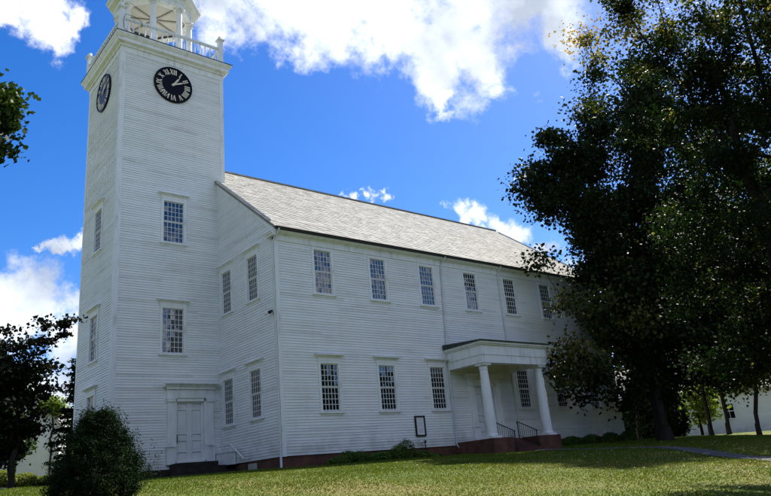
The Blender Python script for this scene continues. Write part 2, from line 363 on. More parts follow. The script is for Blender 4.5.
WM={('cap',1.0):win_meshes(1.0,2.16,'cap'),('plain',1.0):win_meshes(1.0,2.17,'plain'),('cap',1.1):win_meshes(1.1,2.24,'cap'),('cap',1.05):win_meshes(1.05,1.9,'cap')}
WH={('cap',1.0):2.16,('plain',1.0):2.17,('cap',1.1):2.24,('cap',1.05):1.9}
def panes(w,h):
    mb=MB(); st=.045
    for (z0,z1,yo) in ((0,h/2,.047),(h/2,h,.020)):
        iw=w-2*st; ih=z1-z0-.09
        for i in range(5):
            for j in range(4):
                x0=-w/2+st+iw*i/5; x1=x0+iw/5; a=z0+.045+ih*j/4; b=a+ih/4
                tx=random.gauss(0,.010); tz=random.gauss(0,.010); y=yo+.004
                mb.face([(x0,y-tx*.1-tz*.13,a),(x1,y+tx*.1-tz*.13,a),(x1,y+tx*.1+tz*.13,b),(x0,y-tx*.1+tz*.13,b)])
    return mb.mesh('glass_panes',M['glass'])
def window(w,u,zb,key,label=None):
    case,lint,sh=WM[key]
    o=link('window',case,church,w.p(u,0,zb),w.rz)
    for s in sh: link('sash',s,o)
    if lint: link('window_cornice',lint,o)
    link('glass',panes(key[1],WH[key]),o)
    return (u-key[1]/2-.06,u+key[1]/2+.06,zb-.1,zb+WH[key]+.06)
hf=[]
for i in range(7):
    u=2.663+3.44*i
    if i!=3: hf.append(window(FAC,u,1.945,('cap',1.0)))
    hf.append(window(FAC,u,7.503,('plain',1.0)))
hg=[]
for y in (2.107,4.822,YW-4.822,YW-2.107):
    hg.append(window(GAB,-y,1.945,('cap',1.0))); hg.append(window(GAB,-y,7.503,('cap',1.0)))
ht=[window(TRT,-2.476,5.515,('cap',1.1)),window(TRT,-2.476,11.25,('cap',1.1))]
hl=[window(TLF,-8.47,5.515,('cap',1.1)),window(TLF,-8.47,11.2,('cap',1.1)),window(TLF,-8.47,1.9,('cap',1.05))]
# ---- doors
def door(w,uc,zb,zt,dw,parent,entz):
    rz=w.rz
    sur=MB(); hw=dw/2
    for s in (-1,1):
        mb=sur; a,b=sorted((s*(hw+.0),s*(hw+.12))); mb.box(a,b,-.07,.17,zb,zt)                      # jamb
        a,b=sorted((s*(hw+.12),s*(hw+.47))); mb.box(a,b,-.13,.02,zb+.72,zt-.02)                     # pilaster
        a,b=sorted((s*(hw+.10),s*(hw+.50))); mb.box(a,b,-.19,.02,zb-.12,zb+.66)                     # plinth
        a,b=sorted((s*(hw+.08),s*(hw+.53))); mb.box(a,b,-.235,.02,zb+.66,zb+.72)
        a,b=sorted((s*(hw+.09),s*(hw+.51))); mb.box(a,b,-.19,.02,zt-.02,zt+.10)
        a,b=sorted((s*(hw+.06),s*(hw+.54))); mb.box(a,b,-.20,.02,zt+.10,zt+.16)
    sur.box(-hw,hw,-.07,.17,zt,zt+.16)
    W2=hw+.56
    sur.box(-W2+.06,W2-.06,-.12,.02,zt+.16,entz-.30)
    sur.box(-W2+.02,W2-.02,-.21,.02,entz-.30,entz-.2)
    pr=[(-.23,entz-.2),(-.30,entz-.12),(-.42,entz-.07),(-.42,entz-.02),(.0,entz+.03),(.0,entz-.2)]
    sur.prism([(p[0],p[1]) for p in pr],0,-W2-.1,W2+.1)
    so=sur.build('door_surround',M['trim'],parent); so.location=w.p(uc,0,0); so.rotation_euler=(0,0,rz)
    d=MB(); d.box(-hw+.004,hw-.004,.15,.18,zb,zt-.008)
    rows=[(.03,.15),(.18,.34),(.37,.45),(.48,.86),(.89,.97)]
    H=zt-zb
    d.box(-.028,.028,.09,.15,zb,zt)
    for s in (-1,1):
        xa,xb=sorted((s*.028,s*hw))
        d.box(*sorted((s*.028,s*.13)),.095,.15,zb,zt); d.box(*sorted((s*(hw-.1),s*hw)),.095,.15,zb,zt)
        edges=[0]+[v for r in rows for v in r]+[1]
        for k in range(0,len(edges),2):
            d.box(*sorted((s*.13,s*(hw-.1))),  .0965,.15,zb+H*edges[k],zb+H*edges[k+1])
        for (r0,r1) in rows:
            d.box(*sorted((s*.16,s*(hw-.13))),.132,.15,zb+H*r0+.035,zb+H*r1-.035)
    do=d.build('door',M['door'],parent); do.location=w.p(uc,0,0); do.rotation_euler=(0,0,rz)
    h=MB(); h.box(-hw+.03,-hw+.09,.07,.095,zb+.85,zb+1.25); h.tube([(-hw+.06,.07,zb+.88),(-hw+.06,.0,zb+.93),(-hw+.06,.0,zb+1.15),(-hw+.06,.07,zb+1.2)],.022)
    h.build('door_handle',M['iron'],do)
    th=MB(); th.box(-hw-.02,hw+.02,-.12,.12,zb-.07,zb); to=th.build('threshold',M['trim'],parent); to.location=w.p(uc,0,0); to.rotation_euler=(0,0,rz)
    return (uc-hw-.1,uc+hw+.1,zb-.15,zt+.12)
ht.append(door(TRT,-1.584,.40,3.18,1.397,church,4.05))
hf.append(door(FAC,12.98,.28,3.15,1.5,church,3.8))
# ---- siding sheets
siding('long_wall',FAC,.17,XL-.17,ZS,10.12,hf)
yz=lambda z: (z-.12-EAVE_Z)/SL+EAVE_Y
siding('gable_wall',GAB,-YW+.17,-.17,ZS,17.0,hg,umin=lambda z:-(YW-max(.17,yz(z))),umax=lambda z:-max(.17,yz(z)))
siding('tower_side_wall',TRT,TX0+.2,TX1-.2,ZS,TZ,ht)
siding('tower_front_wall',TLF,-TY1+.2,-TY0-.2,ZS,TZ,hl)
siding('tower_far_wall',TBK,-TX1+.2,-TX0-.2,ZS,TZ)
siding('tower_inner_wall',TIN,TY0+.2,TY1-.2,11,TZ)
siding('rear_wall',BACK,-XL+.17,-.17,ZS,10.12)
siding('end_wall',END,.17,YW-.17,ZS,17.0,umin=lambda z:max(.17,yz(z)),umax=lambda z:YW-max(.17,yz(z)))
# ---- corner boards, frieze, rakes
tr=MB()
def corner(mb,x,y,sx,sy,z0,z1,wd):
    # sx,sy: outward signs; L-shaped board
    X=sorted((x+sx*.037,x-sx*wd)); Y=sorted((y+sy*.037,y+sy*.0))
    mb.box(X[0],X[1],Y[0],Y[1],z0,z1)
    X=sorted((x+sx*.037,x)); Y=sorted((y,y-sy*wd)); mb.box(X[0],X[1],Y[0],Y[1],z0,z1)
for (x,y,sx,sy) in ((0,0,-1,-1),(XL,0,1,-1),(0,YW,-1,1),(XL,YW,1,1)):
    tr=MB(); corner(tr,x,y,sx,sy,ZS-.02,9.86,.17); tr.build('corner_board',M['trim'],church)
tr=MB()
for (x,y,sx,sy,z0) in ((TX0,TY0,-1,-1,ZS-.02),(TX0,TY1,-1,1,ZS-.02),(TX1,TY0,1,-1,12.5),(TX1,TY1,1,1,12.5)):
    tr=MB(); corner(tr,x,y,sx,sy,z0,TZ,.2); tr.build('tower_corner_board',M['trim'],church)
pr=[(-.0,10.1),(-.06,10.1),(-.10,10.16),(-.22,10.2),(-.30,10.26),(-.30,10.31),(0,10.31)]
for fl in (0,1):
    q=lambda y: YW-y if fl else y
    tr=MB(); tr.box(-.04,XL+.04,*sorted((q(-.055),q(0))),9.86,10.1); tr.build('eaves_frieze',M['trim'],church)
    tr=MB(); tr.prism([(q(p[0]),p[1]) for p in pr],0,-.10,XL+.10); tr.build('eaves_cornice',M['trim'],church)
    for x0,x1 in ((-.05,-.001),(XL+.001,XL+.05)):
        ys=(-.25,8.47); k=[(q(y),roofz(y)-c) for y,c in ((ys[0],.42),(ys[1],.42),(ys[1],.16),(ys[0],.16))]
        tr=MB(); tr.prism(k,0,x0,x1); tr.build('rake_board',M['trim'],church)
    for x0,x1,sx in ((-.34,-.05,1),(XL+.05,XL+.34,-1)):       # cornice returns
        y0,y1=-.30,.45; tr=MB()
        for (dx,ya,yb,za,zb) in ((.10,y0+.02,y1-.1,10.02,10.12),(.04,y0+.01,y1-.04,10.12,10.2),(0,y0,y1,10.2,10.27)):
            tr.box(*((x0+dx,x1) if sx>0 else (x0,x1-dx)),*sorted((q(ya),q(yb))),za,zb)
        tr.build('cornice_return',M['trim'],church)
# ---- roof of individual shingles
def roof():
    mb=MB(); Lr=math.hypot(RIDGE_Y-EAVE_Y,RIDGE_Z-EAVE_Z); ca=(RIDGE_Y-EAVE_Y)/Lr; sa=(RIDGE_Z-EAVE_Z)/Lr
    ex=.26; n=int(Lr/ex)
    for side in (0,1):
        def P(x,s,h):
            y=EAVE_Y+s*ca-h*sa; z=EAVE_Z+s*sa+h*ca
            return (x,YW-y,z) if side else (x,y,z)
        mb.face([P(-.14,0,-.12),P(XL+.14,0,-.12),P(XL+.14,Lr+.05,-.12),P(-.14,Lr+.05,-.12)])
        mb.face([P(-.14,0,-.12),P(-.14,Lr+.05,-.12),P(-.14,Lr+.05,0),P(-.14,0,0)],.1)
        mb.face([P(XL+.14,0,-.12),P(XL+.14,Lr+.05,-.12),P(XL+.14,Lr+.05,0),P(XL+.14,0,0)],.1)
        for i in range(n+1):
            s0=i*ex-.03; s1=min(s0+ex+.03,Lr+.02); x=-.15-random.uniform(0,.3); rt=random.gauss(0,.05)
            while x<XL+.15:
                w=random.uniform(.2,.42); x1=min(x+w,XL+.15); xa=max(x,-.15)
                if x1-xa>.02:
                    t=.02+random.uniform(-.007,.007); d=random.uniform(-.015,.012); tn=min(1,max(0,.5+rt+random.gauss(0,.2)))
                    if side: tn=.5
                    mb.face([P(xa+.001,s0+d,t),P(x1-.001,s0+d,t),P(x1-.001,s1,.004),P(xa+.001,s1,.004)],tn)
                    mb.face([P(xa+.004,s0+d,-.01),P(x1-.004,s0+d,-.01),P(x1-.004,s0+d,t),P(xa+.004,s0+d,t)],tn*.9)
                x=x1 if x1>x else x+w
        mb.face([P(-.15,0,-.002),P(XL+.15,0,-.002),P(XL+.15,Lr,-.002),P(-.15,Lr,-.002)],.2)
    mb.box(-.15,XL+.15,RIDGE_Y-.13,RIDGE_Y+.13,RIDGE_Z-.03,RIDGE_Z+.055,.35)
    return mb.build('roof',M['slate'],church)
roof()
for fl in (0,1):
    g=MB(); g.prism([((YW-y) if fl else y,z) for y,z in [(-.31,10.32),(-.45,10.335),(-.475,10.425),(-.46,10.425),(-.435,10.37),(-.31,10.37)]],0,-.16,XL+.16); g.build('gutter',M['gutter'],church)
def spout(pts,mat=M['pipe'],r=.045):
    mb=MB(); mb.tube(pts,r,8); mb.build('downspout',mat,church,True)
spout([(.05,-.40,10.36),(.05,-.38,10.22),(-.02,-.14,9.98),(-.085,-.06,9.8),(-.085,.03,9.5),(-.085,.03,-.1),(-.085,.03,-.42)],r=.055)
spout([(10.86,-.40,10.36),(10.82,-.33,10.2),(10.76,-.10,10.0),(10.72,-.085,9.8),(10.4,-.085,4.9),(10.34,-.085,.5),(10.33,-.10,.12),(10.36,-.24,-.06)])
spout([(15.50,-.40,10.36),(15.50,-.33,10.2),(15.47,-.10,10.0),(15.46,-.085,9.8),(15.42,-.085,5.3)])
spout([(15.40,-.085,3.85),(15.42,-.085,.35),(15.42,-.14,.05)])
# ---- foundation
fm=MB(); fm.box(.02,XL-.02,.03,.4,-1.2,ZS+.03); fm.box(.03,.4,.4,TY0,-1.2,ZS+.03); fm.box(.03,.4,TY1,YW-.03,-1.2,ZS+.03); fm.box(XL-.4,XL-.03,.4,YW-.03,-1.2,ZS+.03); fm.box(.4,XL-.4,YW-.4,YW-.03,-1.2,ZS+.03)
fm.build('foundation',M['brick'],church)
fm=MB(); fm.box(TX0+.03,.02,TY0+.03,TY1-.03,-1.6,ZS+.03); fm.build('tower_foundation',M['stone'],church)
v=MB(); 
for i in range(4): v.box(-.012,.03,2.35,3.0,-.27+i*.055,-.235+i*.055)
v.box(-.02,.03,2.3,2.35,-.3,-.03); v.box(-.02,.03,3.0,3.05,-.3,-.03); v.box(-.005,.028,2.35,3.0,-.3,-.03)
v.build('foundation_vent',M['ceilbeam'],church)
# ---- tower top
tc=MB()
def ring(mb,o0,o1,z0,z1):
    """square frustum band around the tower: overhang o0 at z0, o1 at z1"""
    n=len(mb.v)
    for o,z in ((o0,z0),(o1,z1)):
        mb.v+=[(TX0-o,TY0-o,z),(TX1+o,TY0-o,z),(TX1+o,TY1+o,z),(TX0-o,TY1+o,z)]
    for k in range(4): mb.f.append([n+k,n+(k+1)%4,n+4+(k+1)%4,n+4+k]); mb.a.append(.5)
prof=[(0.0,21.72),(.05,21.72),(.05,22.06),(.12,22.06),(.14,22.16),(.30,22.24),(.30,22.42),(.34,22.46),(.42,22.58),(.44,22.62),(.44,22.695)]
for (a,za),(b,zb) in zip(prof,prof[1:]): ring(tc,a,b,za,zb)
tc.build('tower_cornice',M['trim'],church)
td=MB(); td.box(TX0-.46,TX1+.46,TY0-.46,TY1+.46,22.695,22.74); td.build('tower_deck',M['copper'],church)
CX,CY=(TX0+TX1)/2-.12,(TY0+TY1)/2+.18
# balustrade
def balustrade(p0,p1):
    p0=Vector(p0); p1=Vector(p1); d=(p1-p0); Ln=d.length; d/=Ln; rz=math.atan2(d.y,d.x)
    o=empty('balustrade',(p0.x,p0.y,22.74),church,rz)
    mb=MB(); mb.box(.16,Ln-.16,-.055,.055,1.02,1.12); mb.box(.16,Ln-.16,-.04,.04,.96,1.02); mb.build('top_rail',M['trim'],o)
    mb=MB(); mb.box(.16,Ln-.16,-.05,.05,.12,.21); mb.build('bottom_rail',M['trim'],o)
    n=17; bm=MB(); bm.lathe([(.03,.21),(.036,.3),(.05,.42),(.036,.55),(.028,.75),(.038,.86),(.03,.96)],10); me=bm.mesh('baluster',M['trim'],True)
    for i in range(n): link('baluster',me,o,(.16+(Ln-.32)*(i+.5)/n,0,0))
o_=.10
cs=[(TX0-o_,TY0-o_),(TX1+o_-.25,TY0-o_),(TX1+o_-.25,TY1+o_),(TX0-o_,TY1+o_)]
for a,b in zip(cs,cs[1:]+cs[:1]): balustrade((*a,0),(*b,0))
for a in cs:
    mb=MB(); mb.box(-.13,.13,-.13,.13,22.74,24.30); mb.box(-.16,.16,-.16,.16,24.30,24.36); mb.box(-.21,.21,-.21,.21,24.36,24.44); mb.box(-.15,.15,-.15,.15,24.44,24.48); mb.box(-.16,.16,-.16,.16,22.74,22.95)
    mb.lathe([(.06,24.48),(.1,24.53),(.12,24.61),(.08,24.69),(.02,24.73)],10)
    p=mb.build('balustrade_post',M['trim'],church); p.location=(a[0],a[1],0)
# belfry
bel=empty('belfry',(CX,CY,22.74),church)
RB=2.05; A0=R(22.5)
mb=MB(); mb.lathe([(RB+.28,0.0),(RB+.28,.12),(RB+.22,.12),(RB+.22,.26)],8,a0=A0); mb.build('belfry_base',M['trim'],bel)
colm=MB(); colm.box(-.24,.24,-.24,.24,.26,.36); colm.lathe([(.23,.36),(.23,.42),(.19,.46),(.185,1.6),(.165,3.42),(.2,3.45),(.2,3.49),(.17,3.50),(.17,3.56),(.24,3.63)],20); colm.box(-.255,.255,-.255,.255,3.63,3.71)
cme=colm.mesh('belfry_column',M['trim'],True)
for k in range(8):
    an=A0+k*math.pi/4; link('column',cme,bel,(RB*math.cos(an),RB*math.sin(an),0),an)
mb=MB(); k8=[]
e=MB()
prof=[(RB-.25,3.71),(RB+.24,3.71),(RB+.24,4.0),(RB+.28,4.0),(RB+.28,4.22),(RB+.38,4.27),(RB+.58,4.34),(RB+.6,4.48),(RB+.72,4.58),(RB+.74,4.66),(RB-.2,4.72)]
e.lathe(prof,8,a0=A0); e.f=e.f[:-2]; e.a=e.a[:-2]
e.build('belfry_entablature',M['trim'],bel)
c=MB(); c.lathe([(RB-.2,3.90),(RB-.2,3.94)],8,a0=A0); c.build('belfry_ceiling',M['ceil'],bel)
for k in range(4):
    an=A0+k*math.pi/4; c=MB(); c.box(-RB+.2,RB-.2,-.05,.05,3.80+.004*k,3.899); o=c.build('ceiling_beam',M['ceilbeam'],bel); o.rotation_euler=(0,0,an)
br=MB()
d=MB(); d.lathe([(RB+.1,4.7),(RB+.05,5.0),(RB-.25,5.6),(RB-.7,6.2),(RB-1.3,6.7),(.3,6.95),(.12,7.5),(.03,8.6)],24); d.build('belfry_dome',M['trim'],bel,True)
# lightning cable
lc=MB(); lc.tube([(TX0+.25,TY0-.3,22.75),(TX0-.05,TY0-.33,23.0),(TX0-.06,TY0-.31,23.6),(TX0+.05,TY0-.24,23.95),(TX0+.5,TY0-.2,24.02),(TX0+.95,TY0-.19,23.84),(TX0+1.0,TY0-.17,23.5)],.013,6); lc.build('lightning_cable',M['iron'],church,True)
# ---- clocks
ROM=['XII','I','II','III','IIII','V','VI','VII','VIII','IX','X','XI']
def clock(w,u,z,r):
    o=empty('clock',w.p(u,.04,z),church,w.rz)
    # local: x right, y inward, z up
    f=MB(); n=48
    f.prism([(r*math.cos(2*math.pi*i/n),r*math.sin(2*math.pi*i/n)) for i in range(n)],1,-.05,.02)
    f.build('clock_face',M['clock'],o)
    rm=MB()
    for i in range(n):
        a0=2*math.pi*i/n; a1=2*math.pi*(i+1)/n
        P=lambda a,rr,y:(rr*math.cos(a),y,rr*math.sin(a))
        for (ra,ya),(rb,yb) in (((r*.985,-.05),(r*.985,-.085)),((r*.985,-.085),(r*1.03,-.085)),((r*1.03,-.085),(r*1.03,.02))):
            rm.face([P(a0,ra,ya),P(a1,ra,ya),P(a1,rb,yb),P(a0,rb,yb)])
    rm.build('clock_rim',M['clock'],o)
    num=MB()
    def stroke(x0,z0,x1,z1,wd,rot,y):
        dx,dz=x1-x0,z1-z0; L=math.hypot(dx,dz); nx,nz=-dz/L*wd/2,dx/L*wd/2
        q=[(x0+nx,z0+nz),(x1+nx,z1+nz),(x1-nx,z1-nz),(x0-nx,z0-nz)]
        q=[(a*math.cos(rot)+b*math.sin(rot),-a*math.sin(rot)+b*math.cos(rot)) for a,b in q]
        num.prism(q,1,-.062-y,-.0505)
    h=.30*r; hh=h/2
    for k,t in enumerate(ROM):
        rot=2*math.pi*k/12; rc=r*.76; wid={'I':.10*r,'V':.19*r,'X':.19*r}; tot=sum(wid[c] for c in t); sc=min(1,.40*r/tot); x=-tot*sc/2; yy=0
        for c in t:
            wd=wid[c]*sc; cx=x+wd/2; yy+=.0007
            if c=='I': stroke(cx,rc-hh,cx,rc+hh,.058*r*max(sc,.8),rot,yy)
            if c=='V': stroke(cx-wd*.38,rc+hh,cx,rc-hh,.058*r,rot,yy); stroke(cx+wd*.38,rc+hh,cx,rc-hh,.032*r,rot,yy+.0003)
            if c=='X': stroke(cx-wd*.38,rc+hh,cx+wd*.38,rc-hh,.058*r,rot,yy); stroke(cx+wd*.38,rc+hh,cx-wd*.38,rc-hh,.032*r,rot,yy+.0003)
            x+=wd
    num.build('clock_numerals',M['gold'],o)
    def hand(name,L,w0,rot,y):
        mb=MB(); q=[(-w0*.5,-.14*L),(w0*.5,-.14*L),(w0*.75,.55*L),(w0*.3,.7*L),(0,L),(-w0*.3,.7*L),(-w0*.75,.55*L)]
        q=[(a*math.cos(rot)+b*math.sin(rot),-a*math.sin(rot)+b*math.cos(rot)) for a,b in q]
        mb.prism(q,1,y-.012,y); mb.build(name,M['gold'],o)
    hand('hour_hand',.72*r,.07*r,R(35),-.074); hand('minute_hand',.82*r,.06*r,R(65),-.09)
    mb=MB(); mb.prism([(.07*r*math.cos(2*math.pi*i/16),.07*r*math.sin(2*math.pi*i/16)) for i in range(16)],1,-.115,-.0505); mb.build('clock_hub',M['gold'],o)
clock(TRT,-2.575,20.48,1.06)
clock(TLF,-8.40,20.48,1.06)
# ---- portico
por=empty('portico',(0,0,0),church)
PX0,PX1,PY=10.42,15.54,-2.55
mb=MB()
for (x0,x1,y0,y1) in ((PX0,PX0+.5,PY,-.03),(PX1-.5,PX1,PY,-.03),(PX0+.5,PX1-.5,PY,PY+.5)):
    mb.box(x0,x1,y0,y1,3.95,4.36)
d=.035
for (x0,x1,y0,y1) in ((PX0-d,PX0+.45,PY-d,-.03),(PX1-.45,PX1+d,PY-d,-.03),(PX0+.45,PX1-.45,PY-d,PY+.45)):
    mb.box(x0,x1,y0,y1,4.36,4.86)
mb.box(PX0-.12,PX1+.12,PY-.12,-.03,4.86,4.93); mb.box(PX0-.20,PX1+.20,PY-.20,-.03,4.93,5.03)
mb.build('entablature',M['trim'],por)
mb=MB(); mb.box(PX0+.46,PX1-.46,PY+.46,-.03,4.40,4.44); mb.build('portico_ceiling',M['ceil'],por)
mb=MB(); q=[(-.03,5.03),(-.03,5.30),(PY-.27,5.09),(PY-.27,5.03)]; mb.prism(q,0,PX0-.27,PX1+.27); mb.build('portico_roof',M['copper'],por)
colm=MB(); colm.box(-.33,.33,-.33,.33,.2,.30); colm.lathe([(.31,.30),(.32,.34),(.31,.39),(.272,.42),(.268,1.4),(.245,2.6),(.207,3.62),(.235,3.64),(.235,3.68),(.212,3.69),(.212,3.76),(.28,3.84)],28); colm.box(-.30,.30,-.30,.30,3.84,3.948)
cme=colm.mesh('portico_column',M['trim'],True)
for x in (10.78,15.18): link('column',cme,por,(x,-2.2,0))
mb=MB()
mb.box(10.32,11.85,-2.66,.02,-1,.2); mb.box(13.85,15.64,-2.66,.02,-1,.2); mb.box(11.85,13.85,-1.5,.02,-1,.197)
mb.build('portico_landing',M['brick'],por)
mb=MB()
for i,(y0,zt) in enumerate(((-1.5,.05),(-1.85,-.10),(-2.2,-.24),(-2.55,-.36))):
    mb.box(11.853,13.847,y0-.36,y0-.001 if i==0 else y0+.0,-1,zt)
mb.build('portico_steps',M['brickstep'],por)
def iron_rail(x):
    o=empty('iron_railing',(x,0,0),por)
    mb=MB(); a=(0,-1.42,1.05); b=(0,-2.62,.50)
    mb.tube([(0,-1.40,.93),(0,-1.36,1.0),a,b,(0,-2.68,.46)],.024,6); mb.tube([(0,-1.42,.32),(0,-2.62,-.16)],.014,6); mb.build('handrail',M['iron'],o,True)
    mb=MB(); mb.box(-.02,.02,-1.44,-1.40,.2,1.03); mb.build('rail_post',M['iron'],o)
    mb=MB(); mb.box(-.02,.02,-2.64,-2.60,-.36,.50); mb.build('rail_post',M['iron'],o)
    for i in range(1,9):
        t=i/9; y=-1.42-1.2*t; mb=MB(); mb.box(-.008,.008,y-.008,y+.008,.32-.48*t,1.04-.55*t); mb.build('rail_bar',M['iron'],o)
iron_rail(11.98); iron_rail(13.72)
# ---- tower door steps and side handrail
st=MB(); st.box(-2.6,-.6,4.85,TY0+.02,-1,.30); st.box(-2.9,-.4,4.45,4.85,-1,.08); st.box(-3.1,-.25,4.1,4.45,-1,-.14)
st.build('door_steps',M['stone'],church)
hr=empty('side_handrail',(0,0,0),church)
mb=MB(); mb.tube([(-.30,5.35,.95),(-.30,4.15,.95),(-.30,2.92,.22)],.035,8); mb.tube([(-.30,2.92,.22),(-.03,2.92,.22)],.03,6); mb.tube([(-.30,5.3,.95),(-.03,5.3,.95)],.03,6); mb.build('rail',M['trim'],hr)
mb=MB(); mb.box(-.33,-.06,4.15,5.78,.06,.62); mb.box(-.36,-.05,4.1,5.79,.62,.66); mb.build('side_panel',M['trim'],hr)
mb=MB(); mb.box(-.33,-.27,4.12,4.18,.66,.95); mb.build('rail_post',M['trim'],hr)
# ---- things hung on the walls
nb=empty('notice_board',(7.95,-.03,.62)); tag(nb,'black framed notice case with white sheet hung on the long clapboard wall','notice board')
mb=MB(); 
for (a,b,c_,d_) in ((-.33,.33,0,.07),(-.33,.33,.93,1.0),(-.33,-.26,.07,.93),(.26,.33,.07,.93)): mb.box(a,b,-.07,.0,c_,d_)
mb.build('frame',M['iron'],nb)
mb=MB(); mb.box(-.26,.26,-.03,-.001,.07,.93); pp=mb.build('sheet',M['paper'],nb)
mb=MB()
for i in range(9):
    ww=random.uniform(.09,.2); z=.80-.075*i
    if i in (1,5): continue
    mb.box(-ww,ww,-.0345,-.0305,z,z+.016)
mb.build('faint_lines',M['ink'],pp)
wl=empty('wall_lamp',(-.03,.30,6.44)); tag(wl,'small twin security spotlight fixed near the corner of the gable wall','lamp')
mb=MB(); mb.box(-.05,-.005,-.07,.07,-.07,.07); mb.build('mount',M['pipe'],wl)
for y in (-.13,.15):
    mb=MB(); mb.tube([(-.05,y*.2,0),(-.12,y*.7,.05),(-.16,y,.03)],.018,6); mb.tube([(-.12,y,.05),(-.18,y*1.15,.02),(-.30,y*1.5,-.07)],[.045,.05,.085],10); mb.build('lamp_head',M['iron'] if y<0 else M['pipe'],wl,True)
up=empty('standpipe',(8.05,-.18,-.45)); tag(up,'thin grey standpipe with a side fitting below the notice board','pipe')
mb=MB(); mb.tube([(0,0,-.1),(0,0,.82)],.025,8); mb.build('pipe',M['stone'],up,True)
mb=MB(); mb.tube([(-.34,0,.80),(.02,0,.82)],.03,8); mb.tube([(-.36,0,.80),(-.28,0,.80)],.075,10); mb.build('fitting',M['pipe'],up,True)
mb=MB(); mb.box(-.05,.05,-.05,.05,.74,.86); mb.build('valve',M['stone'],up)
# ------------------------------------------------------------------ foliage
def leaves_mesh(name, P, size, mat, tint, up=.25, aspect=1.0, nrm=None):
    P=np.asarray(P,np.float32); n=len(P)
    N=rng.normal(size=(n,3)); N[:,2]+=up*2
    if nrm is not None: N=N*.55+nrm*1.2
    N/=np.linalg.norm(N,axis=1)[:,None]
    T=np.cross(N,rng.normal(size=(n,3))); T/=np.linalg.norm(T,axis=1)[:,None]; B=np.cross(N,T)
    s=(size*rng.uniform(.6,1.35,n))[:,None]; sa=s*aspect
    # a leaf is a kite folded slightly along its midrib
    fold=N*s*.16
    V=np.stack([P-T*s*.55, P+B*sa*.45-T*s*.08+fold, P+T*s*.6, P-B*sa*.45-T*s*.08+fold],1).reshape(-1,3)
    me=bpy.data.meshes.new(name); me.vertices.add(n*4); me.vertices.foreach_set('co',V.astype(np.float32).ravel())
    me.loops.add(n*4); me.loops.foreach_set('vertex_index',np.arange(n*4,dtype=np.int32))
    me.polygons.add(n); me.polygons.foreach_set('loop_start',np.arange(0,n*4,4,dtype=np.int32)); me.polygons.foreach_set('loop_total',np.full(n,4,np.int32))
    me.materials.append(mat); me.update(calc_edges=True)
    a=me.attributes.new('tint','FLOAT','FACE'); a.data.foreach_set('value',np.clip(tint,0,1).astype(np.float32))
    return me
def skeleton(base, trunk, tips, rad, jitter=.25, sides=6, tip_r=.012, limbs=()):
    """base..trunk: list of points of the trunk; tips joined to the nearest node with bent limbs; pipe-model radii"""
    nodes=[Vector(p) for p in trunk]; par=[-1]+list(range(len(trunk)-1)); nt=len(trunk)
    for lb in limbs:
        pj=min(range(nt),key=lambda j:(nodes[j]-Vector(lb[0])).length)
        for q in lb: nodes.append(Vector(q)); par.append(pj); pj=len(nodes)-1
    order=sorted(range(len(tips)),key=lambda i:min((Vector(tips[i])-q).length for q in nodes[:nt]))
    tipn=[]
    for i in order:
        t=Vector(tips[i]); best=None
        for j,q in enumerate(nodes):
            if j==0: continue
            v=t-q; L=v.length
            cost=L*(1.0+.5*max(0,-v.z/max(L,.01)))+(.0 if j>=nt else .25)
            if j<nt and j<nt*.25: cost+=3
            if best is None or cost<best[0]: best=(cost,j)
        j=best[1]; q=nodes[j]; L=(t-q).length; k=max(1,min(4,int(L/1.1))); pj=j
        for a in range(1,k+1):
            f=a/k; p=q.lerp(t,f)
            if a<k: p+=Vector((random.gauss(0,1),random.gauss(0,1),random.gauss(.3,1)))*jitter*min(1,L*.3)
            nodes.append(p); par.append(pj); pj=len(nodes)-1
        tipn.append(pj)
    n=len(nodes); acc=[0]*n; 
    for j in tipn: acc[j]+=1
    for j in range(n-1,0,-1):
        acc[par[j]]+=acc[j]
    tot=max(1,acc[0]); r=[max(tip_r,rad*(a/tot)**.5) for a in acc]
    mb=MB(); kids={}
    for j in range(1,n): kids.setdefault(par[j],[]).append(j)
    # chains
    stack=[(0,None)]
    def chain(start, first):
        pts=[nodes[start],nodes[first]]; rr=[min(r[start],r[first]*1.25),r[first]]; cur=first
        while cur in kids:
            ks=sorted(kids[cur],key=lambda q:-r[q])
            for q in ks[1:]: todo.append((cur,q))
            cur=ks[0]; pts.append(nodes[cur]); rr.append(r[cur])
        mb.tube(pts,rr,sides if rr[0]>.05 else 4,cap=False)
    todo=[]
    for k in kids.get(0,[]): todo.append((0,k))
    while todo:
        a,b=todo.pop(); chain(a,b)
    return mb,nodes
def sample_blobs(blobs, n, shell=.45, mind=0):
    """blobs: (centre(3), (rx,ry,rz)); density by volume, pushed to the outside"""
    vol=np.abs(np.array([b[1][0]*b[1][1]*b[1][2] for b in blobs],float))**.7; pv=vol/vol.sum(); pv=np.clip(pv,0,1); pv/=pv.sum()*(1+1e-9); cnt=rng.multinomial(n,pv); out=[]
    for (c,rr),k in zip(blobs,cnt):
        d=rng.normal(size=(k,3)); d/=np.linalg.norm(d,axis=1)[:,None]; u=(shell+(1-shell)*rng.random(k))**(1/1.6)
        out.append(np.asarray(c)+d*u[:,None]*np.asarray(rr))
    return np.concatenate(out)
